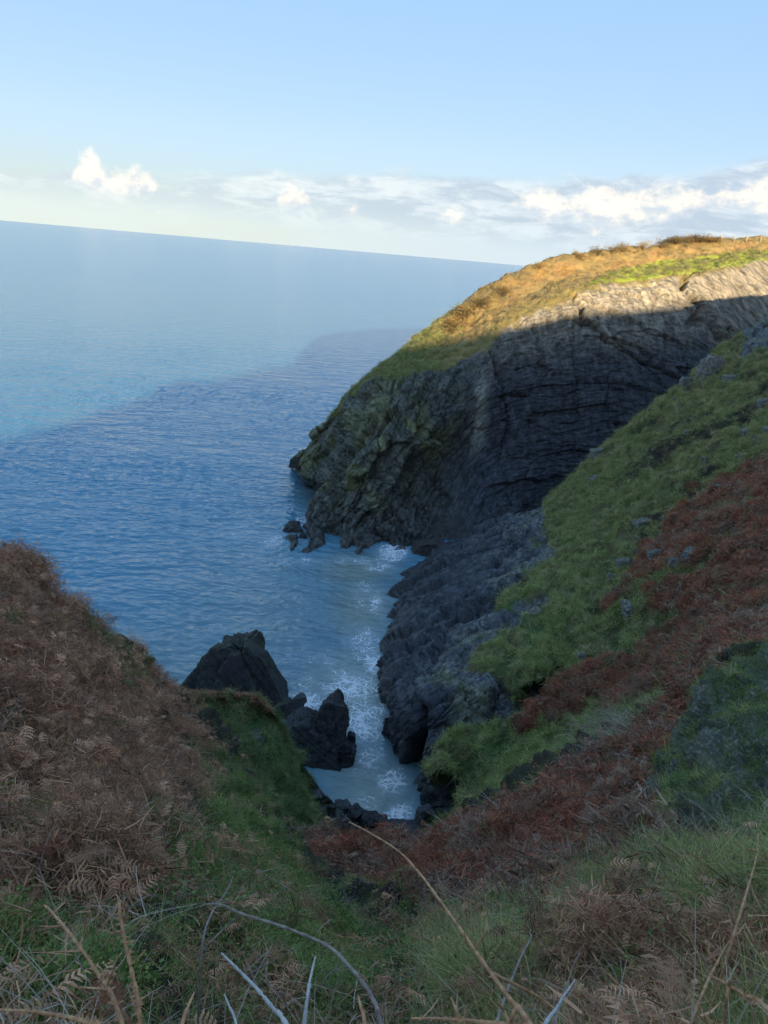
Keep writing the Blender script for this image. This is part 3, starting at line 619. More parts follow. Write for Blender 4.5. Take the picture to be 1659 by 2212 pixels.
def knoll():
    w = lambda x, y, z: np.array([x, y, z], float)
    cols = []
    def col(crest, f1, f2, f3, back):
        c = at(*crest); b1 = c+w(*back); b1[2] = c[2]*0.45; b2 = c+w(back[0]*1.6, back[1]*1.7, 0); b2[2] = -1.5
        cols.append([at(*f3), at(*f2), at(*f1), c, b1, b2])
    col((240, 1490, 31), (250, 1540, 29), (260, 1600, 26), (260, 1680, 22), (-3, 5, 0))
    col((320, 1500, 34), (330, 1540, 32), (340, 1600, 29), (340, 1700, 25), (-2, 5, 0))
    col((385, 1499, 36.5), (400, 1530, 35), (420, 1590, 31.5), (420, 1700, 27), (-1, 5, 0))
    col((450, 1500, 38), (460, 1530, 36.8), (480, 1620, 33), (500, 1740, 28), (-.5, 4.5, 0))
    col((520, 1500, 39), (530, 1540, 37.6), (550, 1650, 34.5), (580, 1780, 29), (0, 4, 0))
    col((572, 1504, 40), (582, 1545, 38.8), (605, 1660, 36), (630, 1800, 31), (.8, 3.2, 0))
    col((604, 1542, 41), (618, 1590, 40), (645, 1690, 37.5), (665, 1820, 33), (1.3, 2.2, 0))
    col((640, 1618, 42.2), (652, 1660, 41), (675, 1735, 39), (695, 1840, 35), (1.4, 1.6, 0))
    col((690, 1700, 43.6), (696, 1735, 42.5), (708, 1785, 41), (720, 1850, 37), (1.3, 1.3, 0))
    col((736, 1782, 45), (738, 1800, 44.2), (745, 1825, 42.5), (752, 1860, 39), (1.0, 1.0, 0))
    col((760, 1822, 45), (764, 1830, 44.2), (772, 1845, 42.5), (780, 1870, 39), (.7, .8, 0))
    P = loft(np.array(cols), 300, 220)
    N = normals_up(P)
    px, py = proj(P); nz = fbm(P*0.4, 4, 301)
    v = np.broadcast_to(np.linspace(0, 5, 220)[None, :], P.shape[:2])
    rock = sst(v+0.3*nz, 3.15, 3.4)*sst(P[..., 2]+2*nz, 13.5, 11)
    rock = np.maximum(rock, inpoly(px+8*nz, py+8*nz, [(555, 1570), (572, 1560), (575, 1620), (562, 1640), (550, 1600)]))
    rock = np.maximum(rock, inpoly(px+8*nz, py+8*nz, [(640, 1640), (672, 1670), (720, 1745), (735, 1800), (712, 1790), (680, 1700)])*sst(nz, -.3, 0.1))
    blk = np.round(perlin(P*0.8, 305)*3)/3
    d = 0.7*fbm(P*0.35, 4, 302)+0.40*fbm(P*1.0, 3, 303)+0.15*fbm(P*2.6, 2, 304)+rock*0.5*blk-.45
    P = P+N*d[..., None]
    brown = sst(py+10*nz, 1528, 1512)*sst(v, 2.2, 2.7)
    g = np.ones(P.shape)*np.array([.050, .090, .022])
    g = lerp(g, np.array([.085, .120, .032]), sst(nz, 0, .5)*0.7)
    g = lerp(g, np.array([.080, .040, .024]), brown*0.9)
    g = lerp(g, np.array([.08, .08, .083]), rock)
    me = grid_mesh('grassy_spur', P, M_TERR, {'Col': rgba(g, P.shape[:2]), 'rock': rock, 'fold': P*np.array([.5, .5, 1.0]), 'lichen': rock*0.3, 'wet': sst(P[..., 2], 4, 1)})
    o = link('grassy_spur', me, kind='structure', label='steep dark green spur with bracken along its crest left of the cove', cat='hillside')
    return o, P, normals_up(P), dict(rock=rock, brown=brown, px=px, py=py)

def cove_floor():
    w = lambda x, y, z: np.array([x, y, z], float)
    cols = []
    for i, px in enumerate((640, 700, 760, 820, 880, 930, 980, 1040)):
        a = at(px, 1850, 18.5); a[2] -= 2.5
        b = w(a[0]*1.25-.3, 30, 9.5)
        dy = [-12, -8, 0, 6, 4, -2, -12, -20][i]
        cols.append([a, b, at(px, 1858+dy, 38.5), at(px, 1842+dy, 42.6), atz(px, 1818+dy, -1.0), atz(px, 1770+dy, -2.5)])
    P = loft(np.array(cols), 160, 200); N = normals_up(P)
    P = P+N*(0.2*fbm(P*0.6, 4, 401)+0.1*fbm(P*2, 2, 402))[..., None]
    rock = sst(P[..., 2], 1.1, 0.3)
    g = np.ones(P.shape)*np.array([.05, .085, .022]); g = lerp(g, np.array([.06, .06, .06]), rock)
    me = grid_mesh('cove_floor', P, M_TERR, {'Col': rgba(g, P.shape[:2]), 'rock': rock, 'fold': P*0.6, 'lichen': rock*0, 'wet': rock})
    o = link('cove_floor', me, kind='structure', label='small grassy floor at the head of the cove', cat='ground')
    return o, P, normals_up(P), dict(rock=rock)

def back_hill():
    """the hill behind and to the right of the camera whose shadow fills the cove"""
    az = np.radians(np.concatenate([np.linspace(38, 180, 190), np.linspace(181.5, 262, 55)])); r = np.concatenate([np.linspace(4, 20, 10), np.linspace(23, 420, 130)])
    A, R = np.meshgrid(az, r, indexing='ij'); x, y = R*np.sin(A), R*np.cos(A)
    # ridge from behind the viewer up to the right; the near side falls a little faster than the sun's rays
    sx, sy = math.sin(SUN_AZ), math.cos(SUN_AZ)
    t = (200-x+y)/(sx-sy); s = x+sx*t-60
    zr = np.interp(s, [-300, -80, -47, -35, -18, 15, 24, 34, 41, 49, 65, 150, 400], [20, 50, 58.6, 62, 67.2, 72.4, 73.8, 75.7, 75.9, 76.3, 77.2, 82, 95])
    z = zr-np.where(t > 0, 0.186*t, -0.10*t)
    P0 = np.stack([x, y, z], -1)
    # right of the frame the ground comes down to the slope above the cove
    z = z - np.clip((60-np.degrees(A))/22, 0, 1)*8
    z = np.minimum(z, np.where(R < 25, 38.3+0.02*R, 1e9))
    amp = sst(R, 30, 120)
    z = z+amp*(0.8*fbm(P0*np.array([.03, .03, 0]), 3, 501)+0.35*fbm(P0*np.array([.15, .15, 0]), 3, 502))
    z = z+4.2*np.exp(-(((x-3)/12)**2+((y+15)/7)**2))  # added unseen mound that blocks the sun from the near ground and stems
    P = np.stack([x, y, z], -1)
    g = np.ones(P.shape)*np.array([.07, .07, .03]); z0 = np.zeros(P.shape[:2])
    me = grid_mesh('hill', P, M_TERR, {'Col': rgba(g, P.shape[:2]), 'rock': z0, 'fold': P, 'lichen': z0, 'wet': z0})
    link('hill', me, kind='structure', label='grassy hill behind the viewer', cat='hill')

# ------------------------------------------------------------------ the sea
def mat_sea():
    mt, nt, b = new_mat('sea_water')
    geo = nt.add('ShaderNodeNewGeometry'); pos = geo.outputs['Position']
    turb = nt.attr('turbid', 'Fac'); foam = nt.attr('foam', 'Fac'); far = nt.attr('far', 'Fac')
    c = nt.mix(turb, (0.058, 0.228, 0.345, 1), (0.240, 0.280, 0.225, 1))
    c = nt.mix(nt.math('MULTIPLY', nt.noise(pos, 0.012, 4, 0.6), 0.35), c, (0.120, 0.255, 0.340, 1))
    # lacy foam
    wv = nt.add('ShaderNodeTexNoise', ins={'Vector': pos, 'Scale': 0.55, 'Detail': 4.0}); 
    wp = nt.add('ShaderNodeVectorMath', operation='MULTIPLY_ADD', ins={0: wv.outputs['Color'], 1: (2.6, 2.6, 0), 2: pos}).outputs[0]
    def lace(scale):
        vo = nt.add('ShaderNodeTexVoronoi', feature='DISTANCE_TO_EDGE', ins={'Vector': wp, 'Scale': scale}); vo.voronoi_dimensions = '2D'
        return nt.math('SUBTRACT', 1.0, nt.math('MULTIPLY', vo.outputs['Distance'], 3.0))
    l = nt.math('MAXIMUM', lace(0.85), nt.math('MULTIPLY', lace(2.1), 0.98))
    pat = nt.math('MULTIPLY_ADD', nt.noise(pos, 0.35, 6, 0.65), 1.0, nt.math('MULTIPLY', l, 0.80))
    fm = nt.ss(nt.math('ADD', pat, nt.math('MULTIPLY_ADD', foam, 0.74, -0.75)), 0.80, 0.98)
    fm = nt.math('MULTIPLY', fm, nt.ss(foam, 0.03, 0.22))
    thin = nt.math('MULTIPLY', nt.ss(foam, 0.1, 0.9), 0.25)
    fa = nt.math('MAXIMUM', nt.math('MULTIPLY', fm, 0.92), thin)
    nt.put(b.inputs['Base Color'], nt.mix(fa, c, (0.78, 0.80, 0.82, 1)))
    nt.put(b.inputs['Roughness'], nt.math('MULTIPLY_ADD', fm, 0.6, nt.math('MULTIPLY_ADD', far, 0.06, 0.10)))
    b.inputs['IOR'].default_value = 1.33
    mp = nt.add('ShaderNodeMapping', ins={'Vector': pos}); mp.inputs['Rotation'].default_value = (0, 0, rad(12)); mp.inputs['Scale'].default_value = (0.55, 1.0, 1)
    h = nt.math('MULTIPLY_ADD', nt.noise(mp.outputs[0], 0.9, 3, 0.55), 1.0, nt.math('MULTIPLY', nt.noise(mp.outputs[0], 0.22, 3, 0.5), 2.4))
    bp = nt.add('ShaderNodeBump', ins={'Strength': nt.math('MULTIPLY_ADD', far, -0.22, 0.85), 'Distance': 0.5, 'Height': h})
    nt.put(b.inputs['Normal'], bp.outputs[0])
    return mt

def sea():
    az = np.radians(np.concatenate([np.linspace(-88, -33, 60)[:-1], np.linspace(-33, 33, 520), np.linspace(33, 88, 40)[1:]]))
    r = np.concatenate([np.exp(np.linspace(math.log(36), math.log(420), 560)), np.exp(np.linspace(math.log(422), math.log(90000), 90))])
    A, R = np.meshgrid(az, r, indexing='ij'); x, y = R*np.sin(A), R*np.cos(A)
    z = np.zeros_like(x); g = np.random.default_rng(5)
    env = 0.7+0.6*fbm(np.stack([x*0.03, y*0.03, x*0], -1), 3, 601)
    px, py = proj(np.stack([x, y, z], -1))
    calm = 1-0.55*inpoly(px, py, [(640, 1200), (900, 1160), (900, 1900), (640, 1900), (560, 1550)])
    for k in range(46):
        lam = math.exp(g.uniform(math.log(0.7), math.log(2.6))); th = rad(100)+g.normal()*0.62
        kk = 2*math.pi/lam; ph = g.uniform(0, 6.28)
        z += 0.0082*lam**0.85*np.sin(kk*(x*math.cos(th)+y*math.sin(th))+ph)
    z = (z*env+0.02*fbm(np.stack([x*1.4, y*1.4, x*0], -1), 2, 602))*calm*sst(R, 430, 110)
    P = np.stack([x, y, z], -1)
    def blobs(lst):
        a = np.zeros_like(x)
        for bx, by, sx, sy, amp in lst: a = np.maximum(a, amp*np.exp(-(((px-bx)/sx)**2+((py-by)/sy)**2)))
        return a
    foam = blobs([(848, 1192, 40, 26, 1.0), (815, 1222, 60, 22, .62), (790, 1290, 60, 50, .5), (812, 1300, 26, 40, .7), (785, 1390, 60, 60, .62), (806, 1430, 30, 70, .78), (765, 1480, 90, 50, .85), (700, 1480, 110, 40, .55), (790, 1560, 50, 70, .85), (660, 1512, 60, 30, .85), (720, 1430, 90, 40, .45),
                  (800, 1630, 60, 50, .65), (850, 1690, 46, 50, .82), (862, 1765, 40, 50, .95), (800, 1740, 80, 60, .42), (740, 1660, 60, 24, .5), (705, 1085, 20, 34, .85), (690, 1060, 60, 14, .5), (662, 1125, 30, 26, .6), (520, 1150, 70, 40, .42), (590, 1168, 50, 24, .5), (650, 1212, 80, 12, .55), (390, 1520, 40, 26, .45), (760, 1212, 80, 12, .6), (610, 1450, 120, 60, .36), (645, 880, 30, 60, .25)])
    turb = blobs([(770, 1235, 110, 50, 1.0), (780, 1320, 100, 90, 1.0), (780, 1500, 190, 140, 1.0), (800, 1720, 140, 140, 1.0), (600, 1350, 260, 200, .55), (690, 1080, 60, 50, .6), (400, 1450, 300, 160, .55)])
    far = sst(R, 150, 900)
    me = grid_mesh('sea', P, mat_sea(), {'foam': foam, 'turbid': turb, 'far': far})
    link('sea', me, kind='structure', label='blue sea with fine ripples and white foam along the rocks', cat='sea')

o_head, hP, hN, hM = headland()
o_slope, sP, sN, sM = right_slope()
o_near, gP, gN, gM = near_ground()
o_spur, kP, kN, kM = knoll()
o_floor, fP, fN, fM = cove_floor()
back_hill()
sea()

# ------------------------------------------------------------------ rocks
def ico(sub):
    import bmesh
    bm = bmesh.new(); bmesh.ops.create_icosphere(bm, subdivisions=sub, radius=1.0)
    V = np.array([v.co[:] for v in bm.verts]); Fc = np.array([[v.index for v in f.verts] for f in bm.faces]); bm.free()
    return V, Fc
ICO = {k: ico(k) for k in (3, 4, 5, 6)}
def rock_mesh(name, planes, mat, sub=5, seed=0, rough=0.06, sdir=(0, 0, 1), ledge=0.05, bed=3.0, chip=0.05, attrs=None, fac=1.0):
    """convex block cut by planes [(normal, offset)], then weathered: bedding ledges, chipped corners"""
    V, Fc = ICO[sub]
    N = np.array([p[0] for p in planes], float); h = np.array([p[1] for p in planes], float)
    N /= np.linalg.norm(N, axis=1, keepdims=True)
    dn = V@N.T
    r = np.where(dn > 1e-3, h[None, :]/np.maximum(dn, 1e-3), 1e9)
    k = 30.0/np.mean(h)
    rr = -np.log(np.exp(-k*np.clip(r, 0, 40*np.mean(h))).sum(1)+1e-30)/k
    rr = np.maximum(rr, 0.2*np.mean(h))
    P = V*rr[:, None]
    S = float(np.mean(h)); sd = np.array(sdir, float); sd /= np.linalg.norm(sd)
    s = P@sd/S*bed
    l = perlin(np.stack([s*2.2, s*0+seed, (P/S)[:, 0]*0.3], -1), seed)*0.6+perlin(np.stack([s*6, s*0+seed, (P/S)[:, 1]*0.5], -1), seed+1)*0.4
    d = ledge*S*l*1.6+rough*S*fbm(P/S*1.4, 5, seed+2)+chip*S*np.round(perlin(P/S*2.4, seed+5)*3)/3
    fh, fj = facets(P/S*1.9+seed, seed+9); fh2, fj2 = facets(P/S*4.3+seed, seed+10)
    d = d+S*fac*(.13*fh+.05*fh2-.05*sst(fj, .08, 0))
    P = P+V*d[:, None]
    return raw_mesh(name, P, Fc, mat, attrs, smooth=False), P
def box_planes(a, b, c, rot=(0, 0, 0), extra=6, seed=0, cut=0.82):
    from mathutils import Euler
    R = np.array(Euler([rad(t) for t in rot]).to_matrix()); pl = []
    for ax, h in ((0, a), (1, b), (2, c)):
        for sg in (1, -1):
            e = np.zeros(3); e[ax] = sg; pl.append((R@e, h))
    g = np.random.default_rng(seed)
    for _ in range(extra):
        v = g.normal(size=3); v /= np.linalg.norm(v)
        sup = abs(v[0])*a+abs(v[1])*b+abs(v[2])*c
        pl.append((R@v, sup*g.uniform(cut-0.12, cut+0.04)))
    return pl

M_STACK = mat_rock('dark_slate', (.030, .031, .034), 0.05, (.62, -.2, .76), green=0.35, wet=0.25)
M_WETROCK = mat_rock('wet_rock', (.022, .022, .024), 0.02, (.5, .1, .86), wet=0.55)
M_SHORE = mat_rock('shore_rock', (.050, .052, .056), 0.10, (.3, .1, .95), wet=0.3)
M_FOOT = mat_rock('tide_rock', (.045, .041, .038), 0.03, (.7, .2, .5), wet=0.35)
M_LICHEN = mat_rock('lichen_rock', (.15, .15, .15), 0.62, (-.4, .2, .9), green=0.35, scale=2.0)
M_PALE = mat_rock('pale_rock', (.19, .175, .16), 0.5, (.8, .2, .3), scale=1.5)
M_MOSSY = mat_rock('mossy_rock', (.12, .12, .095), 0.5, (.5, .3, .8), green=0.7, scale=8.0)

def empty(name, loc, **kw): return link(name, None, loc=tuple(loc), **kw)
def m_per_px(P): return float((P-CAM)@_F)/FPX

def outline_planes(poly, y, thick, tilt=0.25, seed=0, back=1.0):
    """planes of a block whose face, seen from the cove head, has this convex outline"""
    g = np.random.default_rng(seed)
    W = np.array([at(a, b, y) for a, b in poly]); c = W.mean(0); W = c+(W-c)*0.99; pl = []
    for k in range(len(W)):
        e = W[(k+1) % len(W)]-W[k]; n = np.array([e[2], 0, -e[0]]); n /= np.linalg.norm(n)
        if n@(W[k]-c) < 0: n = -n
        h = n@(W[k]-c)
        n = n+np.array([0, g.uniform(-.1, .1+tilt), 0]); n /= np.linalg.norm(n); pl.append((n, h))
    for _ in range(2):
        pl.append((np.array([g.uniform(-.25, .25), -1, g.uniform(0, .35)]), thick*g.uniform(.9, 1.1)))
    pl.append((np.array([g.uniform(-.2, .2), 1, g.uniform(0, .3)]), thick*back))
    return pl, c
def outline_rock(name, poly, y, thick, mat, seed, parent=None, origin=None, sub=6, tilt=.25, label=None, cat=None, **kw):
    pl, c = outline_planes(poly, y, thick, tilt, seed)
    me, V = rock_mesh(name, pl, mat, sub, seed, **kw)
    o = link(name, me, parent, label=label, cat=cat); o.location = tuple(c-(origin if origin is not None else 0)); return o
def sea_stack():
    base = atz(510, 1545, 0.0)
    root = empty('sea_stack', base, label='large pointed stack of tilted dark rock beds standing in the water behind the spur', cat='sea stack')
    kw = dict(parent=root, origin=base, sdir=(.75, -.1, .65), fac=.45)
    outline_rock('dipping_slab', [(530, 1384), (556, 1386), (573, 1418), (604, 1444), (640, 1510), (608, 1548), (560, 1480), (528, 1400)], 62.0, 1.7, M_STACK, 11, rough=.05, ledge=.10, bed=4, chip=.05, **kw)
    outline_rock('summit_block', [(468, 1404), (490, 1384), (528, 1376), (552, 1384), (566, 1425), (572, 1550), (468, 1550)], 63.6, 2.4, M_STACK, 12, rough=.06, ledge=.09, bed=6, chip=.06, **kw)
    outline_rock('mossy_block', [(441, 1420), (464, 1398), (496, 1396), (512, 1410), (506, 1440), (490, 1550), (436, 1550)], 61.6, 1.6, M_STACK, 13, rough=.07, ledge=.09, bed=5, chip=.07, **kw)
    outline_rock('centre_slab', [(498, 1412), (518, 1411), (548, 1462), (592, 1550), (470, 1550), (480, 1440)], 60.6, 1.3, M_STACK, 14, rough=.05, ledge=.09, bed=4, chip=.05, **kw)
    outline_rock('low_wedge', [(394, 1482), (416, 1452), (442, 1432), (454, 1446), (458, 1560), (390, 1560)], 61.4, 1.5, M_STACK, 15, rough=.07, ledge=.08, bed=4, chip=.06, **kw)
    return root
sea_stack()
outline_rock('cove_boulder', [(686, 1548), (694, 1527), (706, 1510), (720, 1504), (738, 1506), (750, 1528), (748, 1560), (738, 1592), (712, 1610), (692, 1580)], 55.6, 1.5, M_WETROCK, 21, label='tall upright black boulder with a peaked top in the foaming channel', cat='boulder', rough=.07, ledge=.09, chip=.06, fac=.5, sdir=(.9, 0, .3))
outline_rock('cove_boulder', [(616, 1566), (637, 1550), (668, 1550), (714, 1580), (738, 1602), (748, 1640), (727, 1654), (683, 1645), (640, 1612)], 54.6, 1.8, M_WETROCK, 25, label='broad low black boulder leaning towards the upright one beside the spur', cat='boulder', rough=.08, ledge=.09, chip=.06, fac=.55, sdir=(.5, 0, .8))
outline_rock('cove_boulder', [(730, 1608), (748, 1600), (768, 1620), (764, 1642), (736, 1652), (724, 1640)], 53.8, .9, M_WETROCK, 27, label='black rock at the right foot of the broad low boulder', cat='boulder', sub=5, rough=.10, chip=.10)
outline_rock('cove_boulder', [(750, 1588), (758, 1582), (768, 1588), (767, 1600), (752, 1602)], 55.2, .4, M_WETROCK, 29, label='small black rock just right of the upright boulder in the channel', cat='boulder', sub=4, rough=.10)
outline_rock('tilted_slab', [(617, 1524), (641, 1503), (655, 1500), (663, 1510), (641, 1532), (621, 1534)], 59.6, .5, M_SHORE, 31, label='narrow grey slab tilted up out of the water right of the sea stack', cat='rock', sub=5, ledge=.12)
outline_rock('tilted_slab', [(598, 1520), (622, 1512), (640, 1535), (630, 1560), (600, 1556)], 59.9, .9, M_STACK, 33, label='dark block between the sea stack and the narrow tilted slab', cat='rock', sub=5, rough=.1)
def boulder(name, px, py, z, size, rot, seed, mat, label, cat, sub=5, group=None, sink=0.25, extra=8, **kw):
    p = atz(px, py, z); k = m_per_px(p)
    a, b, c = [t*k/2 for t in size]
    me, V = rock_mesh(name, box_planes(a, b, c, rot, extra, seed, .74), mat, sub, seed, **kw)
    p = p.copy(); p[2] += -V[:, 2].min()*(1-sink)
    return link(name, me, label=label, cat=cat, group=group, loc=tuple(p))
for i, (px, py, sz, rot, lab) in enumerate([
        (742, 1752, (34, 30, 20), (0, 8, 20), 'flat dark rock at the water edge under the spur'),
        (768, 1772, (36, 30, 34), (10, -5, 50), 'dark rounded boulder at the foot of the spur near the cove head'),
        (806, 1790, (58, 44, 34), (0, 10, 0), 'large black wet boulder at the cove head'),
        (858, 1805, (92, 50, 22), (6, 4, 10), 'broad flat grey slab across the cove head'),
        (800, 1815, (60, 40, 22), (0, -4, -20), 'dark flat rock in front of the black wet boulder'),
        (912, 1785, (34, 30, 58), (6, 8, 30), 'upright grey block against the right wall at the cove head'),
        (930, 1808, (34, 28, 26), (0, 5, 60), 'small grey rock right of the upright block'),
        (890, 1822, (44, 30, 18), (0, 5, -25), 'small dark rock on the grass at the cove head'),
        (762, 1800, (30, 26, 20), (0, 5, 70), 'small dark rock left of the black wet boulder')]):
    boulder('shore_boulder', px, py, 0.2, sz, rot, 40+i, (M_SHORE, M_WETROCK)[i in (2, 4, 1, 8)], lab, 'boulder', 4, 'boulders at the cove head', sink=.2, rough=.07)
for i, (poly, y, th, lab) in enumerate([
        ([(605, 1168), (612, 1142), (630, 1130), (648, 1136), (656, 1160), (642, 1190), (612, 1186)], 107.5, 1.6, 'dark jagged rock off the front foot of the headland'),
        ([(640, 1196), (643, 1162), (655, 1150), (668, 1166), (674, 1198), (655, 1208)], 105.0, 1.2, 'narrow rock between the jagged rock and the headland foot'),
        ([(672, 1212), (680, 1188), (702, 1180), (722, 1190), (730, 1214)], 104.2, 1.2, 'low brown rock at the waterline of the headland'),
        ([(728, 1214), (738, 1190), (766, 1182), (792, 1194), (800, 1212)], 105.0, 1.4, 'low rock shelf at the waterline of the front buttress'),
        ([(627, 1006), (632, 990), (641, 982), (650, 990), (653, 1008)], 125.5, .8, 'small rock off the far tip of the headland'),
        ([(888, 1192), (900, 1175), (940, 1168), (968, 1178), (956, 1194), (905, 1200)], 103.0, 1.8, 'flat dark slab at the mouth of the inlet')]):
    outline_rock('headland_rock', poly, y, th, M_FOOT, 60+i, label=lab, cat='rock', sub=5, rough=.10, ledge=.07, chip=.10, sdir=(.8, 0, .5))['group'] = 'rocks at the foot of the headland'

# stones lying in the grass of the right slope
def surf_pick(P, px, py, N=None):
    qx, qy = proj(P); d = (qx-px)**2+(qy-py)**2
    dist = np.linalg.norm(P-CAM, axis=-1)
    d = d+np.where(d < 200, 0, 1e6)
    sc = d+dist*0.02; i = np.unravel_index(np.argmin(sc), d.shape)
    return P[i].copy(), i
def c7p(a, b): return 1026+a*.4883, 648+b*.4883
stones = [((740, 1000), (70, 35), 'pale flat stone in the middle of the open grass slope'), ((830, 970), (26, 18), 'small pale stone just above the flat stone in open grass'),
    ((815, 1070), (34, 24), 'grey stone at the left edge of the upper bracken'), ((655, 1170), (62, 36), 'wide grey stone in grass left of the bracken tip'),
    ((600, 1235), (36, 34), 'small grey stone below the wide one in the grass'), ((698, 1215), (26, 18), 'tiny pale stone between the wide stone and the bracken'),
    ((960, 1150), (84, 66), 'big rounded grey boulder amid the red bracken'), ((880, 1168), (42, 34), 'small mossy stone left of the big boulder in the bracken'),
    ((800, 1137), (62, 40), 'dark mossy stone at the bracken edge uphill of the wide stone'), ((675, 1400), (32, 92), 'tall narrow rock standing in the green below the bracken'),
    ((470, 1585), (32, 40), 'lone grey stone on the grass above the dark overhang'), ((1050, 1362), (52, 64), 'dark mossy rock inside the lower bracken'),
    ((1090, 830), (54, 24), 'pale flat stone at the top edge of the upper bracken'), ((1010, 716), (16, 34), 'slim pale stone high on the grass slope'),
    ((935, 597), (22, 30), 'small white stone high in the open grass'), ((813, 572), (16, 16), 'white pebble near the far edge of the slope'),
    ((862, 478), (26, 24), 'white stone below the pale pinnacle'), ((884, 450), (22, 22), 'white stone nearest the pale pinnacle on its left'),
    ((1132, 366), (72, 44), 'white lichen boulder right of the pale pinnacle'), ((1030, 335), (96, 168), 'tall pale lichen pinnacle on the far edge of the slope'),
    ((928, 372), (40, 40), 'small grey rock left of the pale pinnacle on the skyline edge'), ((1200, 592), (44, 34), 'grey stone high on the right of the slope'), ((1277, 466), (54, 40), 'flat grey stone at the right frame edge'),
    ((1246, 622), (22, 20), 'small white stone below the flat stone at right'), ((1283, 590), (26, 44), 'pale stone at the right frame edge above the bracken'),
    ((540, 798), (56, 26), 'grey stone near the lower left edge of the grass slope'), ((545, 690), (64, 40), 'dark slab against the foot of the cliff at the slope edge'),
    ((1095, 966), (26, 16), 'small pale stone inside the upper bracken'), ((1162, 700), (30, 20), 'grey stone in the heather high on the slope'), ((720, 1112), (30, 22), 'pale stone between the flat stone and the bracken')]
for i, ((a, b), (wd, ht), lab) in enumerate(stones):
    px, py = c7p(a, b); p, _ = surf_pick(sP, px, py)
    if i == 19:
        outline_rock('slope_stone', [(1519, 778), (1536, 768), (1554, 771), (1557, 796), (1546, 862), (1500, 866), (1506, 830)], p[1], 1.6, M_PALE, 99, label=lab, cat='stone', sub=6, rough=.10, ledge=.06, chip=.08)['group'] = 'stones on the right slope'; continue
    k = m_per_px(p)*.4883; wx, hz = wd*k/2*1.05, ht*k/2*1.15
    mat = M_PALE if i in (19,) else M_LICHEN
    me, V = rock_mesh('slope_stone', box_planes(wx, max(wx, hz)*0.7, hz, (random.uniform(-8, 8), random.uniform(-22, 2), random.uniform(-20, 20)), 7, 80+i), mat, 5 if wd > 60 else 4, 80+i, rough=.1, ledge=.07)
    link('slope_stone', me, label=lab, cat='stone', group='stones on the right slope', loc=(p[0], p[1], p[2]+hz*0.35))

# mossy outcrop close by on the right
def outcrop():
    w = lambda x, y, z: np.array([x, y, z], float)
    edge = [(1390, 1915, 8.5), (1400, 1815, 9.1), (1440, 1728, 9.7), (1500, 1642, 10.3), (1524, 1562, 10.7), (1590, 1506, 11.1), (1670, 1458, 11.5), (1800, 1400, 12), (1960, 1340, 12.5)]
    foot = [(1396, 1935, 8.1), (1425, 1915, 7.7), (1470, 1900, 7.5), (1530, 1890, 7.3), (1600, 1876, 7.2), (1680, 1856, 7.1), (1770, 1836, 7.1), (1880, 1812, 7.1), (2000, 1790, 7.1)]
    rows = []
    for e, f in zip(edge, foot):
        E, Fp = at(e[0]-14, e[1]-22, e[2]-.9), at(f[0]-10, f[1], f[2]-.4)
        def mid(t, out): 
            p = E*(1-t)+Fp*t; d = CAM-p; return p+d/np.linalg.norm(d)*out
        rows.append([E+w(.8, 2.2, -2.6), E+w(.35, .8, -.5), E, mid(.22, .16), mid(.5, .30), mid(.8, .18), Fp, Fp+w(0, .1, -.5)])
    P = loft(np.array(rows), 340, 300); N = normals(P); N = np.where((N@np.array([-.4, -.7, .5]))[..., None] < 0, -N, N)
    s = P@np.array([.55, .25, .8])
    d = 0.11*beds(P@np.array([.8, -.5, 0.2]), s, .38, .8, 701, P*2)+.05*beds(P@np.array([.8, -.5, 0.2]), s, .13, .3, 702, P*2)+.30*fbm(P*1.0, 5, 703)+.05*fbm(P*5, 3, 704)+.22*facets(P*1.1, 705)[0]+.09*facets(P*3.1, 706)[0]
    P = P+N*d[..., None]
    px, py = proj(P)
    # scalloped edge
    me = grid_mesh('rock_outcrop', P, M_MOSSY)
    o = link('rock_outcrop', me, label='mossy ivy covered rock outcrop rising from the grass on the right', cat='rock outcrop')
    return o, P, N
o_out, oP, oN = outcrop()

# ------------------------------------------------------------------ plants: prototypes
class RB:
    def __init__(s): s.V, s.F, s.T = [], [], []; s.n = 0
    def ribbon(s, pts, w, side, tone):
        pts = np.asarray(pts, float); k = len(pts); w = np.broadcast_to(np.asarray(w, float), (k,))[:, None]
        side = np.asarray(side, float); side = side/(np.linalg.norm(side)+1e-9)
        s.V.append(np.concatenate([pts-side*w, pts+side*w])); b = s.n
        for i in range(k-1): s.F.append((b+i, b+i+1, b+k+i+1, b+k+i))
        s.T.append(np.full(2*k, tone)); s.n += 2*k
    def quad(s, c, u, v, tone):
        c, u, v = map(np.asarray, (c, u, v)); b = s.n
        s.V.append(np.array([c-u*.15, c+v*.5-u*.5*.6, c+v, c+v*.5+u*.5*.6+u*0])); s.F.append((b, b+1, b+2, b+3)); s.T.append(np.full(4, tone)); s.n += 4
    def mesh(s, name, mat):
        return raw_mesh(name, np.concatenate(s.V), np.array(s.F), mat, {'tone': np.concatenate(s.T)}, smooth=False)
PG = np.random.default_rng(33)
def P_grass(mat, nb, h, spread, droop, wd, seg=4):
    r = RB()
    for _ in range(nb):
        a = PG.uniform(0, 6.283); b = np.array([math.cos(a), math.sin(a), 0]); o = np.array([*PG.normal(0, spread*.45, 2), 0]); L = h*PG.uniform(.5, 1.2); dr = droop*PG.uniform(.4, 1.5)
        t = np.linspace(0, 1, seg)[:, None]
        pts = o+b*(t**1.6)*L*dr+np.array([0, 0, 1])*(t-0.45*dr*t**2.2)*L
        r.ribbon(pts, wd*(1-.85*t[:, 0])*PG.uniform(.7, 1.3), np.cross(b, (0, 0, 1))+PG.normal(0, .3, 3), PG.uniform(0, 1))
    return r.mesh('grass_clump', mat)
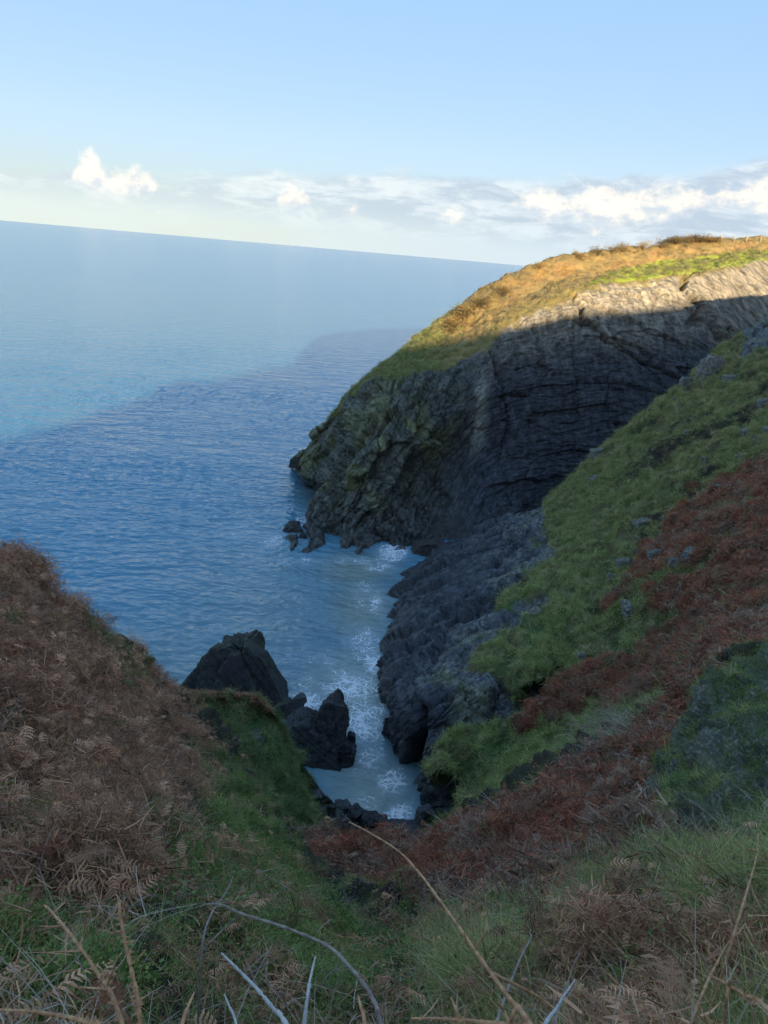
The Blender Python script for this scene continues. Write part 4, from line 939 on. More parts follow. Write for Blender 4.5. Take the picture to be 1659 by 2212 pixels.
def frond(r, o, dirh, L, arch, npin, wid, sub, curl=0.3):
    b = np.array([math.cos(dirh), math.sin(dirh), 0]); sd = np.array([-b[1], b[0], 0]); tone = PG.uniform(0, 1)
    t = np.linspace(0, 1, 10)[:, None]
    pts = o+b*L*(t-0.15*t**2)*math.cos(arch)+np.array([0, 0, 1])*L*(t*math.sin(arch)-curl*t**2.2)
    pts = pts+sd*L*0.06*np.sin(t*3+PG.uniform(0, 6))
    r.ribbon(pts, 0.0035*(1-.7*t[:, 0])*L/.6, sd, min(1, tone*.5+.5))
    r.ribbon(pts, 0.0025*(1-.7*t[:, 0])*L/.6, (0, 0, 1), min(1, tone*.5+.4))
    for i in range(npin):
        f = .22+.76*i/npin; k = f*9; j = min(int(k), 8); c = pts[j]+(pts[j+1]-pts[j])*(k-j); tg = pts[j+1]-pts[j]; tg = tg/np.linalg.norm(tg)
        pl = wid*L*(1-f)**.8*(0.55+.9*min(f*2, 1))*PG.uniform(.65, 1.1)
        for s in (-1, 1):
            dv = sd*s*.85+tg*.45+np.array([0, 0, PG.uniform(-.6, .1)]); dv /= np.linalg.norm(dv)
            e = c+dv*pl; mid = c+dv*pl*.5+np.array([0, 0, .12*pl]); e = e+np.array([0, 0, -.2*pl*PG.uniform(0, 1.5)])
            tn = np.clip(tone+PG.normal(0, .12), 0, 1)
            if sub == 0:
                r.ribbon([c, mid, e], [.09*pl, .11*pl, .01*pl], tg, tn)
            else:
                r.ribbon([c, mid, e], [.0016, .0012, .0006], tg, tn)
                for q in range(sub):
                    g = (q+.6)/sub; pc = c+(mid-c)*min(1, g*2)+(e-mid)*max(0, g*2-1); ll = .30*pl*(1-g)**.7*PG.uniform(.6, 1.1)
                    for s2 in (-1, 1):
                        v = tg*s2*.9+dv*.35+PG.normal(0, .18, 3); r.quad(pc, dv*ll*.34, v*ll, tn)
def P_bracken(mat, nf, L, npin, sub, spread):
    r = RB()
    for _ in range(nf):
        frond(r, np.array([*PG.normal(0, spread, 2), PG.uniform(0, .12*L)]), PG.uniform(0, 6.283), L*PG.uniform(.6, 1.2), PG.uniform(-.1, 1.0), npin, .30, sub, PG.uniform(.1, .5))
    return r.mesh('bracken_clump', mat)
def P_litter(mat, nl, R, h, l0, l1, wd, nf=0, L=.4):
    """collapsed bracken: broken pinnae and bits of stem lying at all angles over a low mound"""
    r = RB()
    for _ in range(nl):
        a = PG.uniform(0, 6.283); q = R*math.sqrt(PG.random()); c = np.array([q*math.cos(a), q*math.sin(a), h*PG.random()*(1-(q/R)**2*.8)])
        d = PG.normal(0, 1, 3); d[2] *= .55; d /= np.linalg.norm(d); l = PG.uniform(l0, l1); t = np.linspace(0, 1, 3)[:, None]
        pts = c+d*l*t+PG.normal(0, .2, 3)*l*t**2
        w = wd*PG.uniform(.3, 1.6)
        r.ribbon(pts, [w*.8, w, w*.2], np.cross(d, PG.normal(0, 1, 3)), np.clip(.25+.5*c[2]/h+PG.normal(0, .22), 0, 1))
    for _ in range(nf):
        frond(r, np.array([*PG.normal(0, R*.4, 2), PG.uniform(.2, .8)*h]), PG.uniform(0, 6.283), L*PG.uniform(.6, 1.2), PG.uniform(-.2, .5), 9, .28, 0, PG.uniform(.1, .5))
    return r.mesh('bracken_litter', mat)
def P_tangle(mat, ns, L, wd):
    r = RB()
    for _ in range(ns):
        o = np.array([*PG.normal(0, L*.3, 2), PG.uniform(0, .25*L)]); d = PG.normal(0, 1, 3); d[2] = abs(d[2])*.45; d /= np.linalg.norm(d); l = L*PG.uniform(.3, 1.1)
        t = np.linspace(0, 1, 5)[:, None]; bend = PG.normal(0, .25, 3)
        pts = o+d*l*t+bend*l*t**2+np.array([0, 0, -1])*.25*l*t**2; tn = PG.uniform(0, 1)
        r.ribbon(pts, wd*(1-.6*t[:, 0])*PG.uniform(.6, 1.4), np.cross(d, PG.normal(0, 1, 3)), tn)
        if PG.random() < .5:
            k = PG.integers(1, 4); e = PG.normal(0, 1, 3)*.25*l; r.ribbon([pts[k], pts[k]+e*.6, pts[k]+e], [wd*.6, wd*.5, wd*.2], np.cross(e, (0, .3, 1)), tn)
    return r.mesh('dead_stems', mat)
def P_leaves(mat, nl, R, h, size, up=.5):
    r = RB()
    for _ in range(nl):
        a = PG.uniform(0, 6.283); q = R*math.sqrt(PG.random()); c = np.array([q*math.cos(a), q*math.sin(a), h*PG.random()**.7*(1-(q/R)**2*.7)])
        n = PG.normal(0, 1, 3); n[2] = abs(n[2])+up; n /= np.linalg.norm(n); u = np.cross(n, PG.normal(0, 1, 3)); u /= np.linalg.norm(u); v = np.cross(n, u); s = size*PG.uniform(.5, 1.3)
        r.quad(c, u*s*1.4, v*s, np.clip(c[2]/h*.5+PG.uniform(0, .5), 0, 1))
    return r.mesh('leafy_clump', mat)
L_GRASS = mat_leaf('grass_blades', (0.075, 0.115, 0.024), (0.58, 0.6, 0.22))
L_OLIVE = mat_leaf('olive_grass', (0.12, 0.115, 0.034), (0.66, 0.56, 0.27))
L_LUSH = mat_leaf('lush_grass', (0.04, 0.075, 0.02), (0.38, 0.44, 0.17))
L_LONG = mat_leaf('long_grass', (0.05, 0.09, 0.018), (0.82, 0.76, 0.3))
L_RED = mat_leaf('red_bracken', (0.085, 0.028, 0.016), (0.76, 0.28, 0.15))
L_BROWN = mat_leaf('brown_bracken', (0.085, 0.036, 0.02), (1.0, 0.54, 0.31))
L_STEM = mat_leaf('dead_stalks', (0.12, 0.085, 0.065), (0.66, 0.52, 0.4), .1)
L_LEAF = mat_leaf('small_leaves', (0.05, 0.11, 0.022), (0.34, 0.45, 0.13))
L_MOSS = mat_leaf('moss_leaves', (0.06, 0.095, 0.018), (0.42, 0.45, 0.1))
L_GOLD = mat_leaf('golden_scrub', (.13, .085, .026), (.70, .50, .19), .3)
L_HEATH = mat_leaf('dark_heather', (0.03, 0.026, 0.022), (0.15, 0.12, 0.1))
def coll(name, meshes):
    c = bpy.data.collections.new(name)
    for i, me in enumerate(meshes):
        o = bpy.data.objects.new('%s_%d' % (name, i), me); c.objects.link(o)
    return c
K_TUFT = coll('tuft_kinds', [P_grass(L_GRASS, 30, .40, .34, 1.25, .012, 4) for _ in range(4)])
K_OLIVE = coll('olive_kinds', [P_grass(L_OLIVE, 30, .38, .34, 1.2, .012, 4) for _ in range(4)])
L_DULL = mat_leaf('dull_bracken', (.070, .042, .028), (.62, .40, .27))
K_DULL = coll('dull_kinds', [P_litter(L_DULL, 150, .48, .42, .08, .28, .0095, 4, .45) for _ in range(5)])
L_STRAW = mat_leaf('straw_grass', (.22, .18, .07), (.85, .72, .40))
K_STRAW = coll('straw_kinds', [P_grass(L_STRAW, 22, .40, .26, 1.2, .010, 4) for _ in range(4)])
K_LUSH = coll('lush_kinds', [P_grass(L_LUSH, 40, .45, .30, 1.0, .011, 4) for _ in range(4)])
K_LONG = coll('long_kinds', [P_grass(L_LONG, 60, .32, .18, 1.15, .0028, 5) for _ in range(5)])
K_FINE = coll('fine_kinds', [P_grass(L_GRASS, 60, .20, .14, .8, .0025, 5) for _ in range(4)])
K_RED = coll('red_kinds', [P_litter(L_RED, 150, .48, .42, .08, .28, .0095, 4, .45) for _ in range(6)])
K_BROWN = coll('brown_kinds', [P_litter(L_BROWN, 230, .40, .34, .04, .19, .0036, 5, .34) for _ in range(6)])
K_FERN = coll('fern_kinds', [P_bracken(L_BROWN, 3, .55, 14, 7, .08) for _ in range(5)])
K_FERNR = coll('redfern_kinds', [P_bracken(L_RED, 3, .55, 14, 7, .08) for _ in range(4)])
K_STEM = coll('stem_kinds', [P_tangle(L_STEM, 22, .5, .0028) for _ in range(5)])
K_STEMF = coll('farstem_kinds', [P_tangle(L_STEM, 26, .8, .007) for _ in range(4)])
K_LEAF = coll('leaf_kinds', [P_leaves(L_LEAF, 90, .22, .18, .028) for _ in range(4)])
K_MOSS = coll('moss_kinds', [P_leaves(L_MOSS, 130, .22, .14, .018) for _ in range(4)])
K_GOLD = coll('gold_kinds', [P_leaves(L_GOLD, 170, .50, .42, .07, .1) for _ in range(4)])
K_HEATH = coll('heath_kinds', [P_leaves(L_HEATH, 150, .45, .38, .07, .1) for _ in range(3)])

_gn = {}
def gn_tree(col):
    if col.name in _gn: return _gn[col.name]
    t = bpy.data.node_groups.new('scatter_'+col.name, 'GeometryNodeTree')
    t.interface.new_socket('Geometry', in_out='INPUT', socket_type='NodeSocketGeometry'); t.interface.new_socket('Geometry', in_out='OUTPUT', socket_type='NodeSocketGeometry')
    gi = t.nodes.new('NodeGroupInput'); go = t.nodes.new('NodeGroupOutput'); ip = t.nodes.new('GeometryNodeInstanceOnPoints')
    ci = t.nodes.new('GeometryNodeCollectionInfo'); ci.inputs['Collection'].default_value = col; ci.inputs['Separate Children'].default_value = True; ci.inputs['Reset Children'].default_value = True
    def na(nm, dt):
        a = t.nodes.new('GeometryNodeInputNamedAttribute'); a.data_type = dt; a.inputs['Name'].default_value = nm; return a.outputs['Attribute']
    L = t.links
    L.new(gi.outputs[0], ip.inputs['Points']); L.new(ci.outputs[0], ip.inputs['Instance']); ip.inputs['Pick Instance'].default_value = True
    L.new(na('rot', 'FLOAT_VECTOR'), ip.inputs['Rotation']); L.new(na('scl', 'FLOAT_VECTOR'), ip.inputs['Scale'])
    ri = t.nodes.new('FunctionNodeRandomValue'); ri.data_type = 'INT'; ri.inputs[4].default_value = 0; ri.inputs[5].default_value = 50
    L.new(ri.outputs[2], ip.inputs['Instance Index'])
    L.new(ip.outputs[0], go.inputs[0]); _gn[col.name] = t
    return t
SG = np.random.default_rng(77)
def points_object(name, X, NR, col, scl, label, cat, upmix=0.5, jitter=0.25, zscale=(1, 1)):
    rots = np.zeros_like(X)
    ax = NR*(1-upmix)+np.array([0, 0, 1])*upmix+SG.normal(0, jitter, X.shape)
    ang = SG.uniform(0, 6.283, len(X))
    from mathutils import Quaternion
    for i in range(len(X)):
        q = Vector(ax[i]).to_track_quat('Z', 'Y') @ Quaternion((0, 0, 1), ang[i]); rots[i] = q.to_euler()[:]
    s = SG.uniform(scl[0], scl[1], len(X))[:, None]*np.ones(3); s[:, 2] *= SG.uniform(zscale[0], zscale[1], len(X))
    me = bpy.data.meshes.new(name); me.vertices.add(len(X)); me.vertices.foreach_set('co', X.astype(np.float32).ravel())
    for nm, arr in (('rot', rots), ('scl', s)):
        a = me.attributes.new(nm, 'FLOAT_VECTOR', 'POINT'); a.data.foreach_set('vector', arr.astype(np.float32).ravel())
    o = link(name, me, kind='stuff', label=label, cat=cat)
    md = o.modifiers.new('scatter', 'NODES'); md.node_group = gn_tree(col)
    return o
def scatter(name, P, N, wgt, count, col, scl, label, cat, dpow=0.0, margin=430, sink=0.02, **kw):
    c = (P[:-1, :-1]+P[1:, 1:]+P[1:, :-1]+P[:-1, 1:])/4
    ar = np.linalg.norm(np.cross(P[1:, :-1]-P[:-1, :-1], P[:-1, 1:]-P[:-1, :-1]), axis=-1)
    px, py = proj(c); dist = np.linalg.norm(c-CAM, axis=-1)
    n = N[:-1, :-1]; face = np.einsum('ijk,ijk->ij', n, (CAM-c)/dist[..., None])
    w = ar*wgt[:-1, :-1]*(px > -margin)*(px < W0+margin)*(py > -100)*(py < H0+margin)*(face > -.25)/np.maximum(dist, 3)**dpow
    w = np.maximum(w, 0).ravel(); w /= w.sum()
    idx = SG.choice(len(w), count, p=w); i, j = np.unravel_index(idx, ar.shape)
    a, b = SG.random((2, count, 1))
    X = P[i, j]*(1-a)*(1-b)+P[i+1, j]*a*(1-b)+P[i, j+1]*(1-a)*b+P[i+1, j+1]*a*b
    X = X-np.array([0, 0, sink])
    return points_object(name, X, N[i, j], col, scl, label, cat, **kw)

# right slope
notrock = (1-sM['rock'])**2
gw = (.08+sM['hum'])*notrock*(1-.92*sM['brk'])*(1-.7*sM['scr'])*(1-.6*sM['heath'])
scatter('slope_grass', sP, sN, gw, 12500, K_TUFT, (.8, 1.9), 'tufted green grass covering the right slope', 'grass', dpow=.5, upmix=.25, jitter=.3)
scatter('slope_grass', sP, sN, gw*sst(sM['py'], 1500, 900), 8000, K_OLIVE, (.8, 1.6), 'olive and straw coloured grass high on the right slope', 'grass', dpow=.3, upmix=.25, jitter=.3)
scatter('slope_straw', sP, sN, gw*sst(fbm(sP*.35, 3, 142), -.1, .35), 5200, K_STRAW, (.6, 1.4), 'pale straw coloured grass tufts dotted over the right slope', 'grass', dpow=.6, upmix=.3, jitter=.3)
scatter('slope_bracken', sP, sN, sM['brk']*notrock*(.06+sM['bh']), 3600, K_DULL, (.8, 1.5), 'dull brown and tan bracken mixed into the red on the right slope', 'bracken', dpow=.7, upmix=.4, jitter=.3)
scatter('slope_grass', sP, sN, sM['brk']*notrock*sst(fbm(sP*.6, 3, 143), 0, .4), 1500, K_TUFT, (.7, 1.3), 'green grass showing through the bracken of the right slope', 'grass', dpow=.6, upmix=.3)
scatter('slope_bracken', sP, sN, sM['brk']*notrock*(.06+sM['bh']), 5500, K_RED, (.8, 1.5), 'dead red brown bracken on the right slope', 'bracken', dpow=.7, upmix=.4, jitter=.3)
scatter('slope_stems', sP, sN, (sM['brk']*.35+sM['scr'])*notrock, 1100, K_STEMF, (.8, 1.5), 'grey dead stalks among the bracken of the right slope', 'dead stalks', dpow=.7, upmix=.6)
scatter('slope_heather', sP, sN, (sM['heath']+.03)*notrock, 2200, K_HEATH, (.7, 1.4), 'dark low heather patches high on the right slope', 'heather', upmix=.3)
# near ground
g = gM
nearw = sst(g['dist'], 17, 9)
scatter('near_bracken', gP, gN, (g['brown']*(1-g['red'])*(1-.85*g['green'])*(.06+g['bump'])+.03), 6000, K_BROWN, (.45, 1.3), 'dead brown bracken matted over the near left hillside', 'bracken', dpow=1.0, upmix=.45, jitter=.35)
scatter('near_bracken', gP, gN, g['red']*(1-.5*g['longg'])*(.06+g['bump']), 1300, K_DULL, (.6, 1.2), 'dull brown bracken mixed into the bank across the gully', 'bracken', dpow=1.0, upmix=.4, jitter=.35)
scatter('near_bracken', gP, gN, g['red']*(1-.5*g['longg'])*(.1+sst(fbm(gP*.5, 3, 210), -.2, .25)), 1300, K_RED, (.7, 1.3), 'dead red brown bracken bank across the gully', 'bracken', dpow=1.0, upmix=.4, jitter=.35)
scatter('near_fern', gP, gN, (g['brown']*(1-.8*g['green'])+.05)*nearw*sst(g['dist'], 5.0, 7.0), 260, K_FERN, (.35, .8), 'withered fern fronds low on the near hillside', 'bracken', dpow=1.4, upmix=.5, jitter=.4)
scatter('near_stems', gP, gN, (g['brown']*.8+.25-.2*g['green']), 3000, K_STEM, (.6, 1.35), 'tangle of thin dead stalks over the near ground', 'dead stalks', dpow=1.2, upmix=.6, jitter=.4)
scatter('near_leaves', gP, gN, (g['green']+.06+.25*(g['dark'])+.55*sst(fbm(gP*.55, 4, 212), .12, .4))*(1-.35*g['brown']), 5600, K_LEAF, (.6, 1.5), 'small green leaves creeping over the near hillside', 'ground cover', dpow=1.2, upmix=.3, jitter=.3)
scatter('near_moss', gP, gN, g['green']*sst(g['n2']+g['nz'], -.3, .4)+.02+.4*sst(fbm(gP*.55, 4, 213), .15, .4), 4200, K_MOSS, (.6, 1.6), 'yellow green moss and clover patches on the near hillside', 'ground cover', dpow=1.2, upmix=.3, jitter=.3)
scatter('near_grass', gP, gN, (g['green']*.6+.10)*(1-.7*g['red']), 4500, K_FINE, (.7, 1.7), 'short grass between the near bracken', 'grass', dpow=1.2, upmix=.4, jitter=.3)
scatter('long_grass', gP, gN, g['longg']*(.04+sst(fbm(gP*1.1, 3, 208), -.05, .35)), 2700, K_LONG, (.55, 1.15), 'long pale green grass tussocks on the near right bank', 'grass', dpow=1.2, upmix=.3, jitter=.4)
scatter('near_litter', gP, gN, (g['longg']*.5+.05)*sst(g['py'], 1960, 2080)*sst(g['px'], 950, 1150)*sst(fbm(gP*1.2, 3, 211), -.1, .25), 620, K_BROWN, (.45, .95), 'tan dead bracken tangled in the grass at the lower right', 'bracken', dpow=1.0, upmix=.6, jitter=.4)
# spur, cove floor
scatter('spur_grass', kP, kN, (1-kM['rock'])*(1-.85*kM['brown'])*(.15+sst(fbm(kP*.7, 3, 306), -.3, .3)), 3300, K_LUSH, (.6, 1.3), 'dark lush grass hanging on the spur', 'grass', upmix=.2, jitter=.3)
scatter('spur_bracken', kP, kN, kM['brown'], 420, K_BROWN, (.5, .9), 'brown bracken along the crest of the spur', 'bracken', upmix=.5)
scatter('spur_straw', kP, kN, (1-kM['rock'])*sst(fbm(kP*.5, 3, 307), .0, .3), 700, K_OLIVE, (.6, 1.2), 'dull olive grass patches on the spur', 'grass', upmix=.2, jitter=.3)
scatter('floor_grass', fP, fN, 1-fM['rock'], 1600, K_TUFT, (.6, 1.2), 'green grass at the head of the cove', 'grass', upmix=.4)
# outcrop cover
on = fbm(oP*1.3, 4, 705); opx, opy = proj(oP)
scatter('outcrop_moss', oP, oN, sst(on, -.25, .35)+.05, 1500, K_MOSS, (.35, .8), 'moss cushions on the rock outcrop', 'moss cover', upmix=.1, jitter=.3)
scatter('outcrop_ivy', oP, oN, sst(on+.5*sst(opx, 1480, 1680), .05, .4)+.06, 1300, K_LEAF, (.4, .85), 'ivy leaves creeping over the rock outcrop', 'ivy', upmix=.05, jitter=.3)
scatter('outcrop_grass', oP, oN, sst(fbm(oP*.8, 3, 706), .0, .5)*sst(opy, 1600, 1820)+.04, 260, K_LONG, (.45, .9), 'grass tufts hanging from the rock outcrop', 'grass', upmix=.1, jitter=.3)
# headland top
ht = (1-hM['rock'])**2
scatter('headland_scrub', hP, hN, ht*(1-hM['grassy'])*sst(hM['px'], 870, 1000), 3000, K_GOLD, (.6, 1.3), 'golden brown gorse and bracken scrub on top of the headland', 'scrub', upmix=.5, sink=.15)
scatter('headland_grass', hP, hN, ht*(.25+hM['grassy']), 4500, K_OLIVE, (1.0, 2.0), 'sunlit grass along the top of the headland', 'grass', upmix=.5)
scatter('headland_grass', hP, hN, ht*sst(hM['px'], 1040, 880), 2600, K_TUFT, (1.0, 2.0), 'shaded olive grass on the lower shoulder of the headland', 'grass', upmix=.4)

# ------------------------------------------------------------------ stems in the foreground
def tube(pts, rad_, sides=7, n=26):
    pts = catmull(np.asarray(pts, float), n, 0); r = np.interp(np.linspace(0, 1, n), np.linspace(0, 1, len(rad_)), rad_)
    r = r*(1+.12*np.random.default_rng(int(abs(pts[0, 0])*1e4) % 9999).normal(size=n))
    T = np.gradient(pts, axis=0); T /= np.linalg.norm(T, axis=1, keepdims=True)
    A = np.cross(T, [0.3, 0.2, 1.0]); A /= np.linalg.norm(A, axis=1, keepdims=True); B = np.cross(T, A)
    th = np.linspace(0, 2*math.pi, sides, endpoint=False)
    ring = pts[:, None]+r[:, None, None]*(np.cos(th)[None, :, None]*A[:, None]+np.sin(th)[None, :, None]*B[:, None])
    idx = np.arange(n*sides).reshape(n, sides); nx = np.roll(idx, -1, 1)
    F = np.stack([idx[:-1], nx[:-1], nx[1:], idx[1:]], -1).reshape(-1, 4)
    return ring.reshape(-1, 3), F, pts, r
def mat_stem(name, lo, hi):
    mt, nt, b = new_mat(name); geo = nt.add('ShaderNodeNewGeometry')
    n = nt.noise(geo.outputs['Position'], 38, 5, .65)
    c = nt.ramp(n, [(0.28, lo), (0.52, tuple((a+d)/2 for a, d in zip(lo, hi))), (0.75, hi)])
    nt.put(b.inputs['Base Color'], c); b.inputs['Roughness'].default_value = .7
    bp = nt.add('ShaderNodeBump', ins={'Strength': .5, 'Distance': .002, 'Height': nt.noise(geo.outputs['Position'], 190, 3, .6)}); nt.put(b.inputs['Normal'], bp.outputs[0])
    return mt
S_ORANGE = mat_stem('bramble_bark', (.24, .095, .040), (.74, .42, .20))
S_GREY = mat_stem('grey_bark', (.12, .085, .060), (.42, .34, .27))
S_WHITE = mat_stem('bleached_stalk', (.30, .27, .24), (.66, .62, .57))
S_DARK = mat_stem('dark_twig', (.040, .030, .026), (.15, .11, .09))
A5 = lambda L: [(a*.5, 1728+b*.5) for a, b in L]
A6 = lambda L: [(829+a*.5, 1620+b*.5) for a, b in L]
def stem(name, pix, ys, wpx, mat, label, cat, twigs=(), thorns=0, ground=True, seed=0, group=None):
    """pix: sight lines of the stem from tip to foot, ys: distances ahead; then down to the ground"""
    g = np.random.default_rng(seed)
    yy = np.interp(np.linspace(0, 1, len(pix)), np.linspace(0, 1, len(ys)), ys)
    pts = [at(px, py, y) for (px, py), y in zip(pix, yy)]
    if ground:
        d = pts[-1]-pts[-2]; d /= np.linalg.norm(d); e = pts[-1]
        pts += [e+d*.25+np.array([0, 0, -.1]), e+d*.35+np.array([0, 0, -.55]), e+d*.4+np.array([0, -.05, -1.3])]
    k = m_per_px(pts[len(pix)-1]); r1 = wpx*k/2
    rr = list(np.linspace(r1*.42, r1, len(pix)))+([r1]*3 if ground else [])
    V, F, cp, cr = tube(pts, rr, 7, 12*len(pts))
    root = link(name, raw_mesh(name, V, F, mat), label=label, cat=cat, group=group)
    for tp, w2 in twigs:
        i = np.argmin(np.sum((np.stack(proj(cp), -1)-np.array(tp[0]))**2, -1)); a0 = cp[i]; yb = a0[1]
        tpts = [a0]+[at(px, py, yb+(-.05+.1*g.random())*(j+1)) for j, (px, py) in enumerate(tp[1:])]
        V2, F2, c2, r2 = tube(tpts, [w2*k/2, w2*k/2*.8, w2*k/2*.45], 6, 10*len(tpts))
        link('side_twig', raw_mesh('side_twig', V2, F2, mat), root)
    if thorns:
        TV, TF = [], []; n0 = 0
        for q in range(thorns):
            i = g.integers(3, len(cp)-14 if ground else len(cp)-3); T = cp[i+1]-cp[i]; T /= np.linalg.norm(T); v = np.cross(T, g.normal(size=3)); v /= np.linalg.norm(v); u = np.cross(T, v); R = cr[i]
            L = R*g.uniform(1.6, 3.0); b = cp[i]+v*R*.7
            TV += [b+T*R*.75, b+u*R*.35, b-T*R*.75, b-u*R*.35, b+v*L-T*R*.5*g.uniform(-1, 1)]
            TF += [(n0, n0+1, n0+4), (n0+1, n0+2, n0+4), (n0+2, n0+3, n0+4), (n0+3, n0, n0+4)]; n0 += 5
        link('thorns', raw_mesh('thorns', np.array(TV), np.array(TF), mat, smooth=False), root, kind='stuff')
    return root
stem('bramble_stem', [(755, 1776), (800, 1800), (860, 1838), (905, 1885), (950, 1945), (1000, 2015), (1048, 2085), (1095, 2150), (1150, 2225)], (2.5, 1.15), 13, S_ORANGE, 'long thorny orange bramble stem arching up across the lower middle', 'bramble stem',
     twigs=[([(1030, 2052), (1048, 2010), (1052, 1975), (1050, 1945)], 5), ([(1030, 2060), (1010, 2040), (1003, 2015)], 5), ([(1060, 2100), (1120, 2130), (1180, 2165), (1250, 2225)], 9), ([(985, 1990), (988, 1968)], 4)], thorns=60, seed=1)
stem('bramble_stem', A5([(190, 455), (215, 475), (275, 545), (355, 650), (430, 760), (475, 830), (530, 980)]), (1.55, 1.15), 12, S_ORANGE, 'branched orange bramble stem at the lower left', 'bramble stem',
     twigs=[(A5(q), 6) for q in ([(275, 545), (225, 548), (170, 545)], [(355, 635), (362, 570), (374, 490)], [(355, 655), (280, 655), (195, 660)], [(465, 800), (490, 730), (515, 665)], [(465, 822), (390, 812), (315, 808)])], thorns=90, seed=2)
stem('bramble_stem', A5([(545, 522), (550, 490), (532, 455), (515, 450), (530, 560), (560, 700), (590, 840), (608, 985)]), (1.5, 1.2), 11, S_ORANGE, 'upright rusty bramble stem with a hooked tip at the lower left', 'bramble stem',
     twigs=[(A5(q), 5) for q in ([(565, 712), (600, 680), (632, 645)], [(528, 570), (505, 572), (488, 570)], [(540, 620), (570, 612), (590, 605)])], thorns=90, seed=3)
stem('bramble_stem', A5([(-60, 905), (60, 910), (150, 915), (300, 940), (390, 965), (470, 1010)]), (1.2, 1.1), 13, S_ORANGE, 'thorny orange bramble stem lying along the bottom left edge', 'bramble stem',
     twigs=[(A5(q), 7) for q in ([(150, 915), (152, 892), (150, 872)], [(378, 960), (380, 930), (376, 905)], [(150, 918), (130, 945), (110, 968)])], thorns=60, seed=4)
stem('bramble_stem', A5([(838, 832), (815, 890), (783, 985)]), (1.25, 1.15), 9, S_ORANGE, 'short pale orange stub at the bottom left of centre', 'bramble stem', thorns=12, seed=5)
stem('bramble_stem', A5([(1548, 848), (1560, 900), (1580, 990)]), (1.25, 1.15), 10, S_ORANGE, 'short orange stub at the bottom centre', 'bramble stem', thorns=14, seed=6)
stem('bramble_stem', A6([(120, 1160), (220, 1160), (330, 1166), (430, 1176), (560, 1190), (660, 1215)]), (1.15, 1.05), 12, S_ORANGE, 'orange bramble stem lying along the bottom edge right of centre', 'bramble stem',
     twigs=[(A6(q), 9) for q in ([(330, 1160), (310, 1115), (290, 1070)], [(545, 1170), (515, 1120), (475, 1078)], [(545, 1170), (560, 1130), (570, 1112)])], thorns=40, seed=7)
stem('bramble_stem', A6([(1410, 975), (1480, 1010), (1560, 1060), (1680, 1140)]), (1.3, 1.15), 11, S_ORANGE, 'orange bramble stem crossing the bottom right corner', 'bramble stem', twigs=[(A6([(1490, 1016), (1497, 990), (1495, 962)]), 7), (A6([(1490, 1016), (1480, 1090), (1470, 1190)]), 9)], thorns=40, seed=8)
stem('arching_stem', A5([(868, 462), (890, 452), (960, 455), (1040, 490), (1200, 540), (1330, 590), (1430, 640), (1500, 710), (1560, 780), (1610, 860), (1650, 980)]), (1.9, 1.35), 11, S_GREY, 'long grey stem arching over the lower middle left of the bramble', 'stem',
     twigs=[(A5([(1040, 490), (980, 545), (900, 622), (785, 735)]), 5), (A5([(1500, 722), (1440, 740), (1395, 780)]), 4)], thorns=16, seed=9)
stem('dead_stalk', A5([(957, 662), (985, 690), (1100, 805), (1180, 900), (1245, 985)]), (1.4, 1.2), 11, S_WHITE, 'thick bleached stalk leaning left at the bottom centre', 'stalk', seed=10)
stem('dead_stalk', A5([(1362, 678), (1348, 740), (1335, 805), (1312, 985)]), (1.45, 1.25), 9, S_WHITE, 'slim bleached stalk standing nearly upright at the bottom centre', 'stalk', seed=11)
stem('dead_stalk', A5([(968, 838), (990, 890), (1025, 985)]), (1.35, 1.2), 7, S_WHITE, 'short bleached stub left of the thick leaning stalk', 'stalk', seed=12)
stem('dead_stalk', A6([(826, 993), (780, 1060), (740, 1125), (690, 1200)]), (1.45, 1.2), 9, S_WHITE, 'bleached stalk leaning right near the bottom right of centre', 'stalk', seed=13)
stem('dead_twig', A6([(628, 788), (636, 810), (600, 880), (555, 985), (520, 1080)]), (2.0, 1.6), 7, S_GREY, 'thin grey twig with a bent tip right of the long bramble', 'twig', seed=14)
stem('dead_twig', A6([(850, 868), (820, 930), (800, 990), (770, 1080)]), (2.4, 1.9), 5, S_GREY, 'short thin grey twig right of the bent one', 'twig', seed=15)
stem('dead_twig', A5([(1180, 618), (1140, 690), (1105, 760), (1060, 850)]), (2.4, 1.9), 4, S_GREY, 'fine grey twig above the slim bleached stalk', 'twig', seed=16)
stem('dead_twig', A5([(1010, 325), (985, 380), (950, 440), (915, 490)]), (3.0, 2.4), 5, S_GREY, 'fine pale twig sticking up above the arching stem', 'twig', seed=17)
stem('dead_twig', A6([(1620, 360), (1612, 450), (1590, 540), (1560, 640)]), (3.4, 2.8), 6, S_ORANGE, 'tall thin rusty stalk at the right edge before the outcrop', 'twig', twigs=[(A6([(1612, 440), (1590, 430), (1560, 432)]), 4)], seed=18)
stem('dead_twig', A6([(1500, 820), (1470, 860), (1440, 920), (1400, 1000)]), (2.4, 1.9), 6, S_ORANGE, 'thin rusty twig in the grass at the lower right', 'twig', seed=19)

